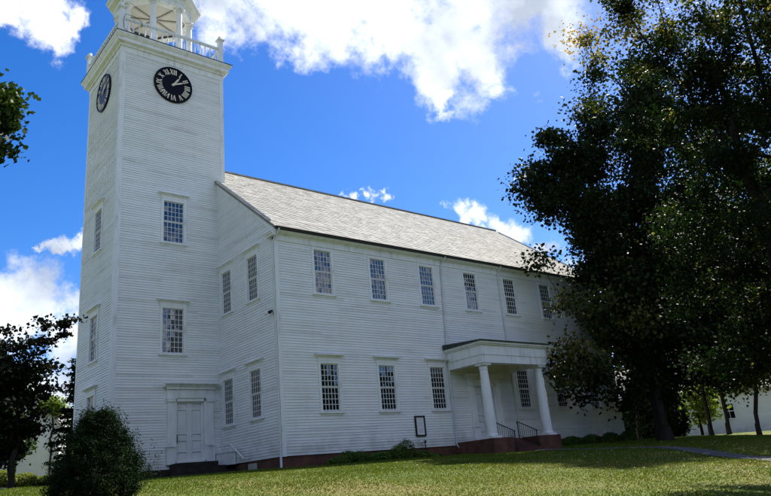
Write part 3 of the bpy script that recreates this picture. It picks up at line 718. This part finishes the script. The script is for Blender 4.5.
def tree(name,label,cat,group,base,blobs,nclump,per,leaf,rad,mat,tintf=None,lean=(0,0),top=.8,clump=.75,bark='bark',tip_r=.012,shell=.35,flat=.7,crown_name='crown',limbs=(),keep=None,pull=.8):
    x,y=base; z0=ghf(x,y); o=empty(name,(x,y,z0)); tag(o,label,cat,group)
    tips=sample_blobs(blobs,nclump,shell); tips=tips[tips[:,2]>z0+.5]
    if keep is not None: tips=tips[keep(tips)]
    zt=max(b[0][2]+b[1][2]*.6 for b in blobs); C=np.mean([b[0] for b in blobs],axis=0)
    n=9; tr=[]
    for i in range(n):
        f=i/(n-1); zz=z0-.15+(zt*top+z0*(1-top)-z0)*f
        tr.append((x+(C[0]-x)*f**1.5*pull+lean[0]*f+random.gauss(0,.10)*(i>1),y+(C[1]-y)*f**1.5*pull+lean[1]*f+random.gauss(0,.10)*(i>1),zz))
    mb,nodes=skeleton(base,tr,tips.tolist(),rad,tip_r=tip_r,limbs=limbs)
    # root flare
    mb.tube([(x,y,z0-.3),(x,y,z0+.1),(x,y,z0+.8)],[rad*1.55,rad*1.3,rad*1.02],10,cap=False)
    to=mb.build('trunk',M[bark],None,True); to.parent=o; to.matrix_parent_inverse=Matrix.Translation(-Vector((x,y,z0)))
    k=rng.integers(int(per*.6),int(per*1.4)+1,len(tips)); idx=np.repeat(np.arange(len(tips)),k)
    cs=clump*rng.uniform(.6,1.4,len(tips))
    L=tips[idx]+rng.normal(size=(len(idx),3))*cs[idx][:,None]*np.array([.55,.55,.55*flat])
    ct=rng.normal(.45,.16,len(tips)) if tintf is None else tintf(tips)
    t=ct[idx]+rng.normal(0,.12,len(idx))
    me=leaves_mesh(crown_name,L,leaf,mat,t)
    c=link(crown_name,me); c.parent=o; c.matrix_parent_inverse=Matrix.Translation(-Vector((x,y,z0)))
    return o
def copy_tree(o,loc,rz,sc,label=None,group=None):
    c=o.copy(); COL.objects.link(c); c.location=loc; c.rotation_euler=(0,0,rz); c.scale=(sc,sc,sc)
    if label: c['label']=label
    if group: c['group']=group
    for ch in o.children:
        d=ch.copy(); COL.objects.link(d); d.parent=c; d.matrix_parent_inverse=ch.matrix_parent_inverse.copy()
    return c
def B(px,py,dist,r,depth=None,squash=1):
    c=at(px,py,dist); f=dist/FPX*.93; return (c,(r*f,r*f if depth is None else depth,r*f*squash))
# big maple in front of the right end of the long wall
A=47
def tintA(t): return rng.normal(.28,.14,len(t))+.36*(t[:,2]<8)*(t[:,2]>3)*(t[:,0]<22)*(rng.random(len(t))<.7)  # low left leaves tinted yellower: skylight and sun-through glow put into the colour
tree('maple_tree','broad dark maple shading the right end of the long white wall','tree','big lawn trees',(25.0,-3.3),
 [B(612,235,45,60),B(570,212,42.5,42,3.0),B(620,150,45,62),B(560,165,42.5,36,2.8),B(604,305,44,50),B(580,352,41.5,26,1.6),B(565,385,41,22,1.4),B(655,270,47,85),B(690,190,48,80),B(640,105,46,45),B(660,340,47,62),B(700,330,48,62),B(590,372,42,26,1.8),B(618,404,44.5,12,1.2),B(572,368,41.8,24,1.5),B(552,372,40.5,14,1.2),B(545,180,42,26,2.2),B(548,350,40.5,16,1.2),B(548,262,41.5,13,1.4),B(598,388,43,20,1.4),B(585,335,42.5,24,1.5),B(612,360,43.5,26,1.6)],
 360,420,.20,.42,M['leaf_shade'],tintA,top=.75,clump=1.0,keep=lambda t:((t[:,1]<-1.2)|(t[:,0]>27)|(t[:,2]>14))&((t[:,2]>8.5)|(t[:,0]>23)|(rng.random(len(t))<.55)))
# tree just beyond the right edge whose limbs reach in
D=20
pb=at(835,475,D)
def tintB(t):
    h=np.clip((t[:,2]-7.8)/3.2,0,1); side=np.clip((np.hypot(t[:,0]-pb[0],t[:,1]-pb[1])-2.0)/2.0,0,1)
    return rng.normal(.17,.12,len(t))+h*(.36+.42*side)*(rng.random(len(t))<.85)
tree('maple_tree','tall maple at the right edge with thin yellowing upper branches against sky','tree','big lawn trees',(pb[0],pb[1]),
 [B(640,60,D,52),B(690,40,D,58),B(600,60,D,30),B(590,95,D,18),B(745,60,D,70),B(730,150,D,70),B(650,125,D,34),B(790,180,D,90),B(740,240,D+1,75),B(800,330,D+1,65),B(735,330,D+1,55),B(830,60,D,90),B(700,-60,D,60),B(780,-90,D,90),B(620,15,D,34),B(715,90,D+.5,45),B(665,5,D,45),B(595,35,D,24),B(860,220,D-2,80)],
 430,290,.082,.18,M['leaf_autumn'],tintB,keep=lambda t:(t[:,2]<9.4)|(rng.random(len(t))<.72),top=.7,clump=.46,tip_r=.008,pull=.1,
 limbs=[[at(775,230,D),at(742,165,D),at(705,118,D-.3),at(672,75,D-.4),at(645,40,D-.5),at(625,10,D-.5)],[at(760,200,D+.5),at(690,160,D+.5),at(640,110,D+.4),at(612,75,D+.4)],[at(790,160,D),at(762,80,D),at(742,10,D),at(730,-60,D)]])
# trees behind, between the lawn and the white house
def back(px,dist,blobs,label,name='tree',mat='leaf_shade',rad=.22,n=120,per=170,leaf=.3,group='trees behind the lawn',lean=(0,0)):
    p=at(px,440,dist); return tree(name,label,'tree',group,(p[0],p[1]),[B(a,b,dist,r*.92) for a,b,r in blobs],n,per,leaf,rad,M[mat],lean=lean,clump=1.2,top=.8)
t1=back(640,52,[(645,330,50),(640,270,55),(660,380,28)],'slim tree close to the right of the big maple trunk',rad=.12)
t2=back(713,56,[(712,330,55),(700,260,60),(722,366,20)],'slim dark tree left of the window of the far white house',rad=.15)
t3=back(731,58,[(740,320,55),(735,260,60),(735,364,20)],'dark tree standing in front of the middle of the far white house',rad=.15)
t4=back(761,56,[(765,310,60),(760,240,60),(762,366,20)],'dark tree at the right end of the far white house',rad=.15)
t5=back(704,63,[(700,398,13),(703,416,9),(702,384,12)],'sunlit lime green tree beside the left end of the far white house',mat='leaf_lime',rad=.10,n=17,per=80)
# shrubs under the trees (evergreens)
def shrub(name,label,group,x,y,blobs,nl,leaf,mat,cat='shrub',tm=.45,part='foliage',clus=None,rad=.06,up=.25):
    z0=ghf(x,y); o=empty(name,(x,y,z0)); tag(o,label,cat,group)
    tips=np.array([(x+a,y+b,z0+c) for (a,b,c) in clus]) if clus is not None else None
    bl=[((x+c[0],y+c[1],z0+c[2]),r) for c,r in blobs]
    P=sample_blobs(bl,nl,.45); P=P[P[:,2]>z0+.02]
    d=P-np.array([x,y,z0]); nrm=d/np.linalg.norm(d,axis=1)[:,None]
    hv=np.sin(P[:,0]*5.1)*np.sin(P[:,1]*4.7+1)*np.sin(P[:,2]*5.3)
    me=leaves_mesh(part,P,leaf,M[mat],rng.normal(tm,.16,len(P))+hv*.25,up,.5,nrm)
    c=link(part,me); c.parent=o; c.matrix_parent_inverse=Matrix.Translation(-Vector((x,y,z0)))
    tips=sample_blobs(bl,40,.2); tips=tips[tips[:,2]>z0+.2]
    mb,_=skeleton((x,y),[(x,y,z0-.1),(x,y,z0+.15),(x+.02,y,z0+.5)],tips.tolist(),rad,jitter=.06,sides=5,tip_r=.006)
    s=mb.build('stem',M['bark'],None); s.parent=o; s.matrix_parent_inverse=Matrix.Translation(-Vector((x,y,z0)))
    return o
for i,(px,dist,h,wd,lab) in enumerate(((643,62,4.2,2.3,'dark rounded evergreen shrub just right of the slim tree'),(660,60,5.2,2.4,'tall dark evergreen shrub in the middle of the shaded gap'),(677,66,4.4,1.8,'dark evergreen shrub beside the left end of the far white house'))):
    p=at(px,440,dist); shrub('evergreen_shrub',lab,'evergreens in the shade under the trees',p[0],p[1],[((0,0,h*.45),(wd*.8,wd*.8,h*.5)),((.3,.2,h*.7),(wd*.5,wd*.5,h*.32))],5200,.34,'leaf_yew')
# yew in front of the tower
p=at(97,470,18)
yx,yy=p[0],p[1]; z0=ghf(yx,yy)
def yew():
    o=empty('yew_bush',(yx,yy,z0)); tag(o,'big dark rounded yew bush in front of the clock tower base','bush')
    pts=[];nr=[];ti=[]
    nsp=2600
    H=1.86
    for i in range(nsp):
        # sprays start inside the body and push outward and up
        v=rng.random()**.85*.97; a=rng.random()*2*math.pi
        f=v; prof=.93*(1-.15*(1-min(1,f/.2))**2)*(max(0,1-max(0,(f-.2)/.82)**1.35))
        prof*=1+.13*math.sin(3*a+v*5)+.10*math.sin(5*a-v*11)+.07*math.sin(11*a+v*17)
        rr=prof*rng.uniform(.62,1.0)
        c=np.array([rr*math.cos(a),rr*math.sin(a),v*H])
        d=np.array([math.cos(a)*.8,math.sin(a)*.8,.55+.5*v])+rng.normal(0,.25,3); d/=np.linalg.norm(d)
        L=rng.uniform(.14,.34)*(1.7 if rng.random()<.12 else 1); k=int(30)
        s=rng.random(k)**.8*L; off=rng.normal(size=(k,3))*.045
        pts.append(c+d*s[:,None]+off); nr.append(np.tile(d,(k,1))); ti.append(np.full(k,rng.normal(.38,.14))+s/L*.28)
    P=np.concatenate(pts)+np.array([yx,yy,z0]); 
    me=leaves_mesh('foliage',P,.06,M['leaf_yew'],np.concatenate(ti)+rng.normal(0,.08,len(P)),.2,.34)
    c=link('foliage',me); c.parent=o; c.matrix_parent_inverse=Matrix.Translation(-Vector((yx,yy,z0)))
    tips=sample_blobs([((yx,yy,z0+.75),(.6,.6,.6))],60,.2); mb,_=skeleton((yx,yy),[(yx,yy,z0-.1),(yx,yy,z0+.2),(yx,yy,z0+.7)],tips.tolist(),.09,jitter=.08,sides=5,tip_r=.006)
    s=mb.build('stem',M['bark'],None); s.parent=o; s.matrix_parent_inverse=Matrix.Translation(-Vector((yx,yy,z0)))
yew()
# plum tree at the left
PD=30
p=at(12,470,PD)
tree('plum_tree','small spreading dark leaved plum tree at the left edge beyond the yew','tree',None,(p[0],p[1]),
 [B(8,405,PD,34),B(-25,390,PD,45),B(22,425,PD,20),B(-5,440,PD,24),B(56,336,PD,17),B(30,350,PD,17),B(66,320,PD,9),B(30,385,PD,22),B(-10,350,PD,22),B(55,362,PD,10),B(48,392,PD,8),B(10,330,PD,10)],
 165,85,.13,.10,M['leaf_purple'],top=.6,clump=.42,flat=.4)
rng_tint=lambda t: rng.normal(.5,.2,len(t))
# maple off the left edge with a branch hanging into the picture
p=at(-150,520,15)
tree('shade_tree','leafy green branch of a tree hanging in from the left edge','tree',None,(p[0],p[1]),
 [B(-3,118,14,25),B(-10,96,14,22),B(-20,106,14,26),B(-55,105,14,36),B(-100,80,14,66),B(-170,40,14,100),B(-4,148,14,11),B(-60,140,14,40),B(-160,140,14,90)],
 430,150,.11,.25,M['leaf'],rng_tint,top=.7,clump=.26)
# left background
p=at(78,430,46)
def conifer(px,dist,h,r,label):
    p=at(px,440,dist); x,y=p[0],p[1]; z0=ghf(x,y); o=empty('conifer_tree',(x,y,z0)); tag(o,label,'tree',None)
    mb=MB(); mb.tube([(x,y,z0-.2),(x,y,z0+h*.5),(x,y,z0+h*.97)],[.22,.13,.02],8); P=[];T=[]
    zz=.8
    while zz<h*.96:
        rr=r*(1-zz/h)**.8+.15; nb=7
        for k in range(nb):
            a=random.uniform(0,6.28); rl=rr*random.uniform(.75,1.1); q=Vector((math.cos(a)*rl,math.sin(a)*rl,-.18*rl+.1))
            mb.tube([(x,y,z0+zz),(x+q.x*.5,y+q.y*.5,z0+zz-.02*rl),(x+q.x,y+q.y,z0+zz+q.z)],[.035,.022,.008],4,cap=False)
            n=int(60*rl/1.5)+18; s=rng.random(n)**.7; off=rng.normal(size=(n,3))*np.array([.17,.17,.07])
            P.append(np.array([x,y,z0+zz])+np.outer(s,np.array([q.x,q.y,q.z]))+off); T.append(np.full(n,rng.normal(.3,.15)))
        zz+=.36
    t=mb.build('trunk',M['bark'],None); t.parent=o; t.matrix_parent_inverse=Matrix.Translation(-Vector((x,y,z0)))
    me=leaves_mesh('crown',np.concatenate(P),.26,M['leaf_yew'],np.concatenate(T),.3,.45); c=link('crown',me); c.parent=o; c.matrix_parent_inverse=Matrix.Translation(-Vector((x,y,z0)))
    return o
conifer(77,46,8.3,1.9,'dark conifer beside the left edge of the clock tower')
p=at(52,440,66); tree('tree','pale lime green tree in front of the far white gable','tree',None,(p[0],p[1]),[B(50,403,66,8),B(57,410,66,7)],16,80,.26,.08,M['leaf_lime'],clump=.5)
p=at(20,440,60); tree('tree','dark green tree behind the plum tree and hedge','tree',None,(p[0],p[1]),[B(0,438,60,18),B(14,455,60,9),B(-22,420,60,30)],110,120,.3,.2,M['leaf'],clump=1.0)
# hedge mounds
for i,(px,d_,lab) in enumerate(((2,46,'yellow green clipped hedge mound cut by the left edge'),(24,46.5,'middle yellow green hedge mound under the plum tree'),(45,47,'yellow green hedge mound nearest the yew bush'))):
    p=at(px,485,d_); shrub('hedge_shrub',lab,'yellow green mounds along the mulch bed',p[0],p[1],[((0,0,.5),(.8,.75,.55)),((.15,.1,.62),(.5,.5,.45))],3200,.13,'leaf_hedge',tm=.5,rad=.03)
pm=[at(-40,486,43),at(0,486,43),at(30,485.5,43.5),at(70,484,44)]
tag(strip('mulch_bed',[(q[0],q[1]) for q in pm],[4.2]*4,M['mulch'],.03),kind='structure')
pm=[at(-70,490,38.5),at(0,490,38.5),at(30,489,39),at(60,487,40),at(75,485,41)]
tag(strip('driveway',[(q[0],q[1]) for q in pm],[2.2]*5,M['drive'],.05),kind='structure')
# ---- distant white houses
def house(name,label,c,rz,w,dep,h,rh,wins,door=False):
    o=empty(name,(c[0],c[1],ghf(c[0],c[1])),None,rz); tag(o,label,'house')
    mb=MB(); n=int(h/.2)
    for i in range(n):
        z=i*h/n; mb.box(-w/2-.01,w/2+.01,-.012-.0,dep+.01,z,z+h/n-.018,random.uniform(.3,.7)); 
    mb.box(-w/2,w/2,0,dep,-.8,h,.4); mb.prism([(0,h),(dep,h),(dep/2,h+rh)],0,-w/2+.01,w/2-.01)
    mb.build('wall',M['siding'],o)
    mb=MB(); ov=.4; s=rh/(dep/2)
    for sg in (0,1):
        q=[(-ov,h-ov*s),(dep/2,h+rh),(dep/2,h+rh+.16),(-ov,h-ov*s+.16)]
        if sg: q=[(dep-a,b) for a,b in q]
        mb.prism(q,0,-w/2-.35,w/2+.35,.4)
    mb.build('roof',M['slate'],o)
    for (side,u,z,ww,hh) in wins:
        base=empty('window',((u,-.02,z) if side=='f' else (-w/2-.02,u,z)),o,0 if side=='f' else -math.pi/2)
        mb=MB(); mb.box(-ww/2-.1,ww/2+.1,-.06,.03,-.1,0); mb.box(-ww/2-.1,ww/2+.1,-.06,.03,hh,hh+.12); mb.box(-ww/2-.1,-ww/2,-.06,.03,0,hh); mb.box(ww/2,ww/2+.1,-.06,.03,0,hh); mb.box(-ww/2,ww/2,-.045,.0,hh/2-.03,hh/2+.03); mb.box(-.02,.02,-.04,.0,0,hh); mb.build('frame',M['trim'],base)
        mb=MB(); mb.box(-ww/2,ww/2,-.03,-.005,0,hh); mb.build('pane',M['glass'],base)
    return o
p=at(724,438,72); house('white_house','white clapboard house glimpsed behind the dark trees at the right',(p[0]+1,p[1]),R(-30),17,8,4.2,3,[('f',.6,1.5,1,1.3)])
p=at(637,438,84); house('white_house','pale sliver of a white outbuilding between the maple trunk and slim tree',(p[0],p[1]),R(-28),5,5,2.6,1.8,[('f',-1,1,.8,1.2)])
p=at(53,470,70); house('white_house','white gabled house half hidden behind the trees at the left',(p[0]+1.6,p[1]),R(60),9,6.4,6.0,3.6,[('s',-4.2,.9,1,1.7),('s',-2.2,.9,1,1.7),('s',-3.2,4,1,1.6)])
# ---- planting along the foundation
bed=[]
for i in range(9):
    x=2.3+i*.72+random.uniform(-.2,.2); bed.append((x,-.55+random.uniform(-.1,.1),.16+.10*math.sin(i*1.3)+.04*i*(i<7)))
bl=['low weedy plant near the left end of the foundation bed','small leafy plant second in the foundation bed','low leafy plant third along the foundation bed','spreading leafy plant below the second ground window','bushy green plant right of the second ground window','rounded green plant midway along the foundation bed','leafy plant just left of the standpipe','fuller green plant in front of the standpipe','last low plant of the bed before the downspout']
for (x,y,h),l in zip(bed,bl): shrub('bed_plant',l,'plants along the brick foundation',x,y,[((0,0,h*.8),(.52,.32,h*1.1))],800,.10,'leaf_bed','plant',rad=.015,up=.5)
rb=['low plant bed tuft just right of the portico','green bed plant below the sixth ground window','spreading bed plant left of the maple trunk','bed plant nearest the maple trunk','tall bed plant at the far end of the wall']
for i,l in enumerate(rb):
    x=17.2+i*2.0; shrub('bed_plant',l,'plants along the right half of the foundation',x,-.7,[((0,0,.22),(.85,.35,.26+.05*i))],1100,.12,'leaf_bed','plant',rad=.02,up=.5)
# ---- grass blades and fallen leaves (uncountable)
def path_mask(x,y):
    P=np.array(PATH); t=np.linspace(0,len(P)-1,80); Q=np.stack([np.interp(t,range(len(P)),P[:,k]) for k in (0,1)],-1); Wd=np.interp(t,range(len(P)),PATHW)
    k=np.zeros(len(x),bool)
    for q,w in zip(Q,Wd): k|=((x-q[0])**2+(y-q[1])**2)<(w*.47)**2
    return k
def blades():
    n=420000; d=rng.uniform(0,1,n)**.62*46+9; a=YAW+rng.uniform(-.62,.60,n); x=CO[0]+np.sin(a)*d; y=CO[1]+np.cos(a)*d
    k=(y<-.75)|((x<-.3)&(y<5.5)&(y>-.75))|(x<TX0-.2)
    k&=~path_mask(x,y); k&=~((x>10)&(x<16)&(y>-3.1)); x=x[k];y=y[k];d=d[k]; n=len(x)
    z=gh(x,y); h=rng.uniform(.018,.05,n)*(1+.35*np.sin(x*.9)*np.sin(y*1.1)); w=.006+.0006*d; an=rng.uniform(0,6.28,n)
    dx=np.cos(an)*w;dy=np.sin(an)*w; lx=rng.normal(0,.035,n);ly=rng.normal(0,.035,n)
    V=np.stack([np.stack([x-dx,y-dy,z-.005],-1),np.stack([x+dx,y+dy,z-.005],-1),np.stack([x+lx,y+ly,z+h],-1)],1).reshape(-1,3)
    me=bpy.data.meshes.new('grass'); me.vertices.add(n*3); me.vertices.foreach_set('co',V.astype(np.float32).ravel()); me.loops.add(n*3); me.loops.foreach_set('vertex_index',np.arange(n*3,dtype=np.int32))
    me.polygons.add(n); me.polygons.foreach_set('loop_start',np.arange(0,n*3,3,dtype=np.int32)); me.polygons.foreach_set('loop_total',np.full(n,3,np.int32)); me.materials.append(M['grass_blade']); me.update(calc_edges=True)
    dry=.5+.5*np.sin(x*.31+1.2)*np.sin(y*.43+.4)+.25*np.sin(x*.9+y*.7); dry=dry*sstep(-5,-12,y)
    t=rng.normal(.27,.10,n)+.40*np.clip(dry,0,1.2)*sstep(-4,-16,y)
    me.attributes.new('tint','FLOAT','FACE').data.foreach_set('value',np.clip(t,0,1).astype(np.float32))
    tag(link('grass',me),'short mown green lawn grass with dry patches','grass',kind='stuff')
blades()
def fallen():
    n=2200; x=rng.uniform(-4,24,n); y=rng.uniform(-21,-6,n); k=rng.random(n)<np.clip((x+2)/14,.08,1); x=x[k];y=y[k]
    P=np.stack([x,y,gh(x,y)+.05],-1); me=leaves_mesh('fallen_leaves',P,.06,M['fallen'],rng.random(len(P)),1.6)
    tag(link('fallen_leaves',me),'dry pale leaves scattered over the lawn','leaves',kind='stuff')
fallen()
# ---- woods around the green (behind the camera and far off)
def woods(name,ang0,ang1,rad,n,h,cx=0,cy=-10):
    P=[]
    for i in range(n):
        a=R(random.uniform(ang0,ang1)); rr=rad+random.uniform(-6,14); x=cx+math.sin(a)*rr; y=cy+math.cos(a)*rr; z=ghf(x,y); hh=h*random.uniform(.55,1.15); w=random.uniform(3,5)
        k=int(600*h/12.5); d=rng.normal(size=(k,3)); d/=np.linalg.norm(d,axis=1)[:,None]; P.append(np.array([x,y,z+hh*.47])+d*(rng.random(k)**.35)[:,None]*np.array([w,w,hh*.5]))
    P=np.concatenate(P); me=leaves_mesh(name,P,1.7,M['leaf'],rng.normal(.4,.18,len(P)))
    return tag(link(name,me),'far off dark belt of woodland around the green','woodland',kind='stuff')
woods('woodland',98,305,66,230,19)
woods('woodland',-35,-2,150,40,10,-16,-26)
woods('woodland',52,84,150,55,15,-16,-26)
# ------------------------------------------------------------------ light
SAZ,SEL=R(75),R(50)
SD=Vector((math.sin(SAZ)*math.cos(SEL),math.cos(SAZ)*math.cos(SEL),math.sin(SEL)))
sl=bpy.data.lights.new('sun','SUN'); sl.energy=2.3; sl.angle=R(.5); sl.color=(1,.95,.87)
so=bpy.data.objects.new('sun',sl); COL.objects.link(so); so.rotation_euler=SD.to_track_quat('Z','Y').to_euler(); so.location=(20,20,60)
world=bpy.data.worlds.new('World'); scene.world=world; world.use_nodes=True
nt=world.node_tree; N=nt.nodes; L=nt.links; bg=N['Background']
sky=N.new('ShaderNodeTexSky'); sky.sky_type='NISHITA'; sky.sun_disc=False; sky.sun_elevation=SEL; sky.sun_rotation=SAZ; sky.altitude=200; sky.air_density=1.0; sky.dust_density=.4; sky.ozone_density=3.0
SKYS=.10
bg.inputs['Strength'].default_value=SKYS
hs=N.new('ShaderNodeHueSaturation'); hs.inputs['Saturation'].default_value=1.40; hs.inputs['Value'].default_value=.41; hs.inputs['Hue'].default_value=.513; L.new(sky.outputs[0],hs.inputs['Color'])
tcn=N.new('ShaderNodeTexCoord')
nv=N.new('ShaderNodeTexNoise'); nv.inputs['Scale'].default_value=7; nv.inputs['Detail'].default_value=7; nv.inputs['Roughness'].default_value=.62; L.new(tcn.outputs['Generated'],nv.inputs['Vector'])
vs=N.new('ShaderNodeVectorMath'); vs.operation='MULTIPLY_ADD'; L.new(nv.outputs['Color'],vs.inputs[0]); vs.inputs[1].default_value=(.19,.19,.19); 
va=N.new('ShaderNodeVectorMath'); va.operation='ADD'; va.inputs[1].default_value=(-.095,-.095,-.095); L.new(tcn.outputs['Generated'],va.inputs[0]); L.new(va.outputs[0],vs.inputs[2])
clouds=[ # direction (pixel of the photograph's frame), radius px
 (225,0,38),(265,5,45),(310,15,50),(350,10,60),(400,15,58),(430,50,45),(437,88,18),(460,30,62),(510,15,60),(545,10,48),(560,35,30),(480,60,34),(330,-60,80),(450,-70,110),(250,-50,60),(210,2,22),
 (0,10,36),(32,3,38),(66,4,20),(10,-40,60),
 (5,318,46),(42,305,40),(75,300,28),(30,335,40),(70,325,32),(-25,320,46),(58,246,9),(70,244,11),(80,236,8),(46,252,6),(20,335,40),(60,345,36),(60,400,40),(10,390,40),(76,222,9),
 (352,203,12),(366,204,10),(378,208,7),(462,198,19),(482,200,20),(440,206,13),(500,206,18),(520,216,17),(545,240,18),(472,213,18),(424,211,10),(600,270,40),(660,320,60),(760,330,70),(620,200,30)]
acc=None
for (px,py,r) in clouds:
    d=ray(px,py); d/=np.linalg.norm(d)
    ds=N.new('ShaderNodeVectorMath'); ds.operation='DISTANCE'; L.new(vs.outputs[0],ds.inputs[0]); ds.inputs[1].default_value=d
    rad=r/FPX*.95
    mr=N.new('ShaderNodeMath'); mr.operation='MULTIPLY_ADD'; L.new(ds.outputs['Value'],mr.inputs[0]); mr.inputs[1].default_value=-1/rad; mr.inputs[2].default_value=1.0
    if acc is None: acc=mr
    else:
        mx=N.new('ShaderNodeMath'); mx.operation='SMOOTH_MAX'; mx.inputs[2].default_value=.12; L.new(acc.outputs[0],mx.inputs[0]); L.new(mr.outputs[0],mx.inputs[1]); acc=mx
# broken cumulus over the unseen sky, cover raised to brighten the facade fill
sxyz=N.new('ShaderNodeSeparateXYZ'); L.new(tcn.outputs['Generated'],sxyz.inputs[0])
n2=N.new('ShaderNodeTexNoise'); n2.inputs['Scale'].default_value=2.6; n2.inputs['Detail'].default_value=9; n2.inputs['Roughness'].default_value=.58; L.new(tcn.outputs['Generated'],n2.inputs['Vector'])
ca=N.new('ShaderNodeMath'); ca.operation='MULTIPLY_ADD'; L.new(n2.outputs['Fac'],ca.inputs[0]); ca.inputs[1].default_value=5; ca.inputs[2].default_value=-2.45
fw=N.new('ShaderNodeVectorMath'); fw.operation='DOT_PRODUCT'; L.new(tcn.outputs['Generated'],fw.inputs[0]); fw.inputs[1].default_value=F
lim=N.new('ShaderNodeMapRange'); L.new(fw.outputs['Value'],lim.inputs[0]); lim.inputs[1].default_value=.60; lim.inputs[2].default_value=.74; lim.inputs[3].default_value=0; lim.inputs[4].default_value=-3
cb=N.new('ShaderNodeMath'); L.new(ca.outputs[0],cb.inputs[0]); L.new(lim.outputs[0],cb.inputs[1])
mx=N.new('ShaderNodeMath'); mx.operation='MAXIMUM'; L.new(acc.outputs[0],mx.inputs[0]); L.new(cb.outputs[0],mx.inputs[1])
n4=N.new('ShaderNodeTexNoise'); n4.inputs['Scale'].default_value=15; n4.inputs['Detail'].default_value=9; n4.inputs['Roughness'].default_value=.66; L.new(tcn.outputs['Generated'],n4.inputs['Vector'])
m4=N.new('ShaderNodeMath'); m4.operation='MULTIPLY_ADD'; L.new(n4.outputs['Fac'],m4.inputs[0]); m4.inputs[1].default_value=2.3; m4.inputs[2].default_value=-1.16
m5=N.new('ShaderNodeMath'); L.new(mx.outputs[0],m5.inputs[0]); L.new(m4.outputs[0],m5.inputs[1])
al=N.new('ShaderNodeMapRange'); al.interpolation_type='SMOOTHSTEP'; L.new(m5.outputs[0],al.inputs[0]); al.inputs[1].default_value=-.10; al.inputs[2].default_value=.70
n3=N.new('ShaderNodeTexNoise'); n3.inputs['Scale'].default_value=6; n3.inputs['Detail'].default_value=6; L.new(tcn.outputs['Generated'],n3.inputs['Vector'])
CW=.37/SKYS
cr=ramp(N,[(.34,(.36,.41,.50)),(.47,(.68,.73,.80)),(.60,(1,1,1))]); L.new(n3.outputs['Fac'],cr.inputs[0])
cm=N.new('ShaderNodeVectorMath'); cm.operation='SCALE'; cm.inputs['Scale'].default_value=CW; L.new(cr.outputs[0],cm.inputs[0])
mixc=N.new('ShaderNodeMix'); mixc.data_type='RGBA'; L.new(al.outputs[0],mixc.inputs[0]); L.new(hs.outputs[0],mixc.inputs[6]); L.new(cm.outputs[0],mixc.inputs[7])
L.new(mixc.outputs[2],bg.inputs['Color'])
vs_=scene.view_settings; vs_.view_transform='Standard'; vs_.look='None'; vs_.exposure=2.12; vs_.gamma=1; vs_.use_curve_mapping=False
scene.render.engine='CYCLES'
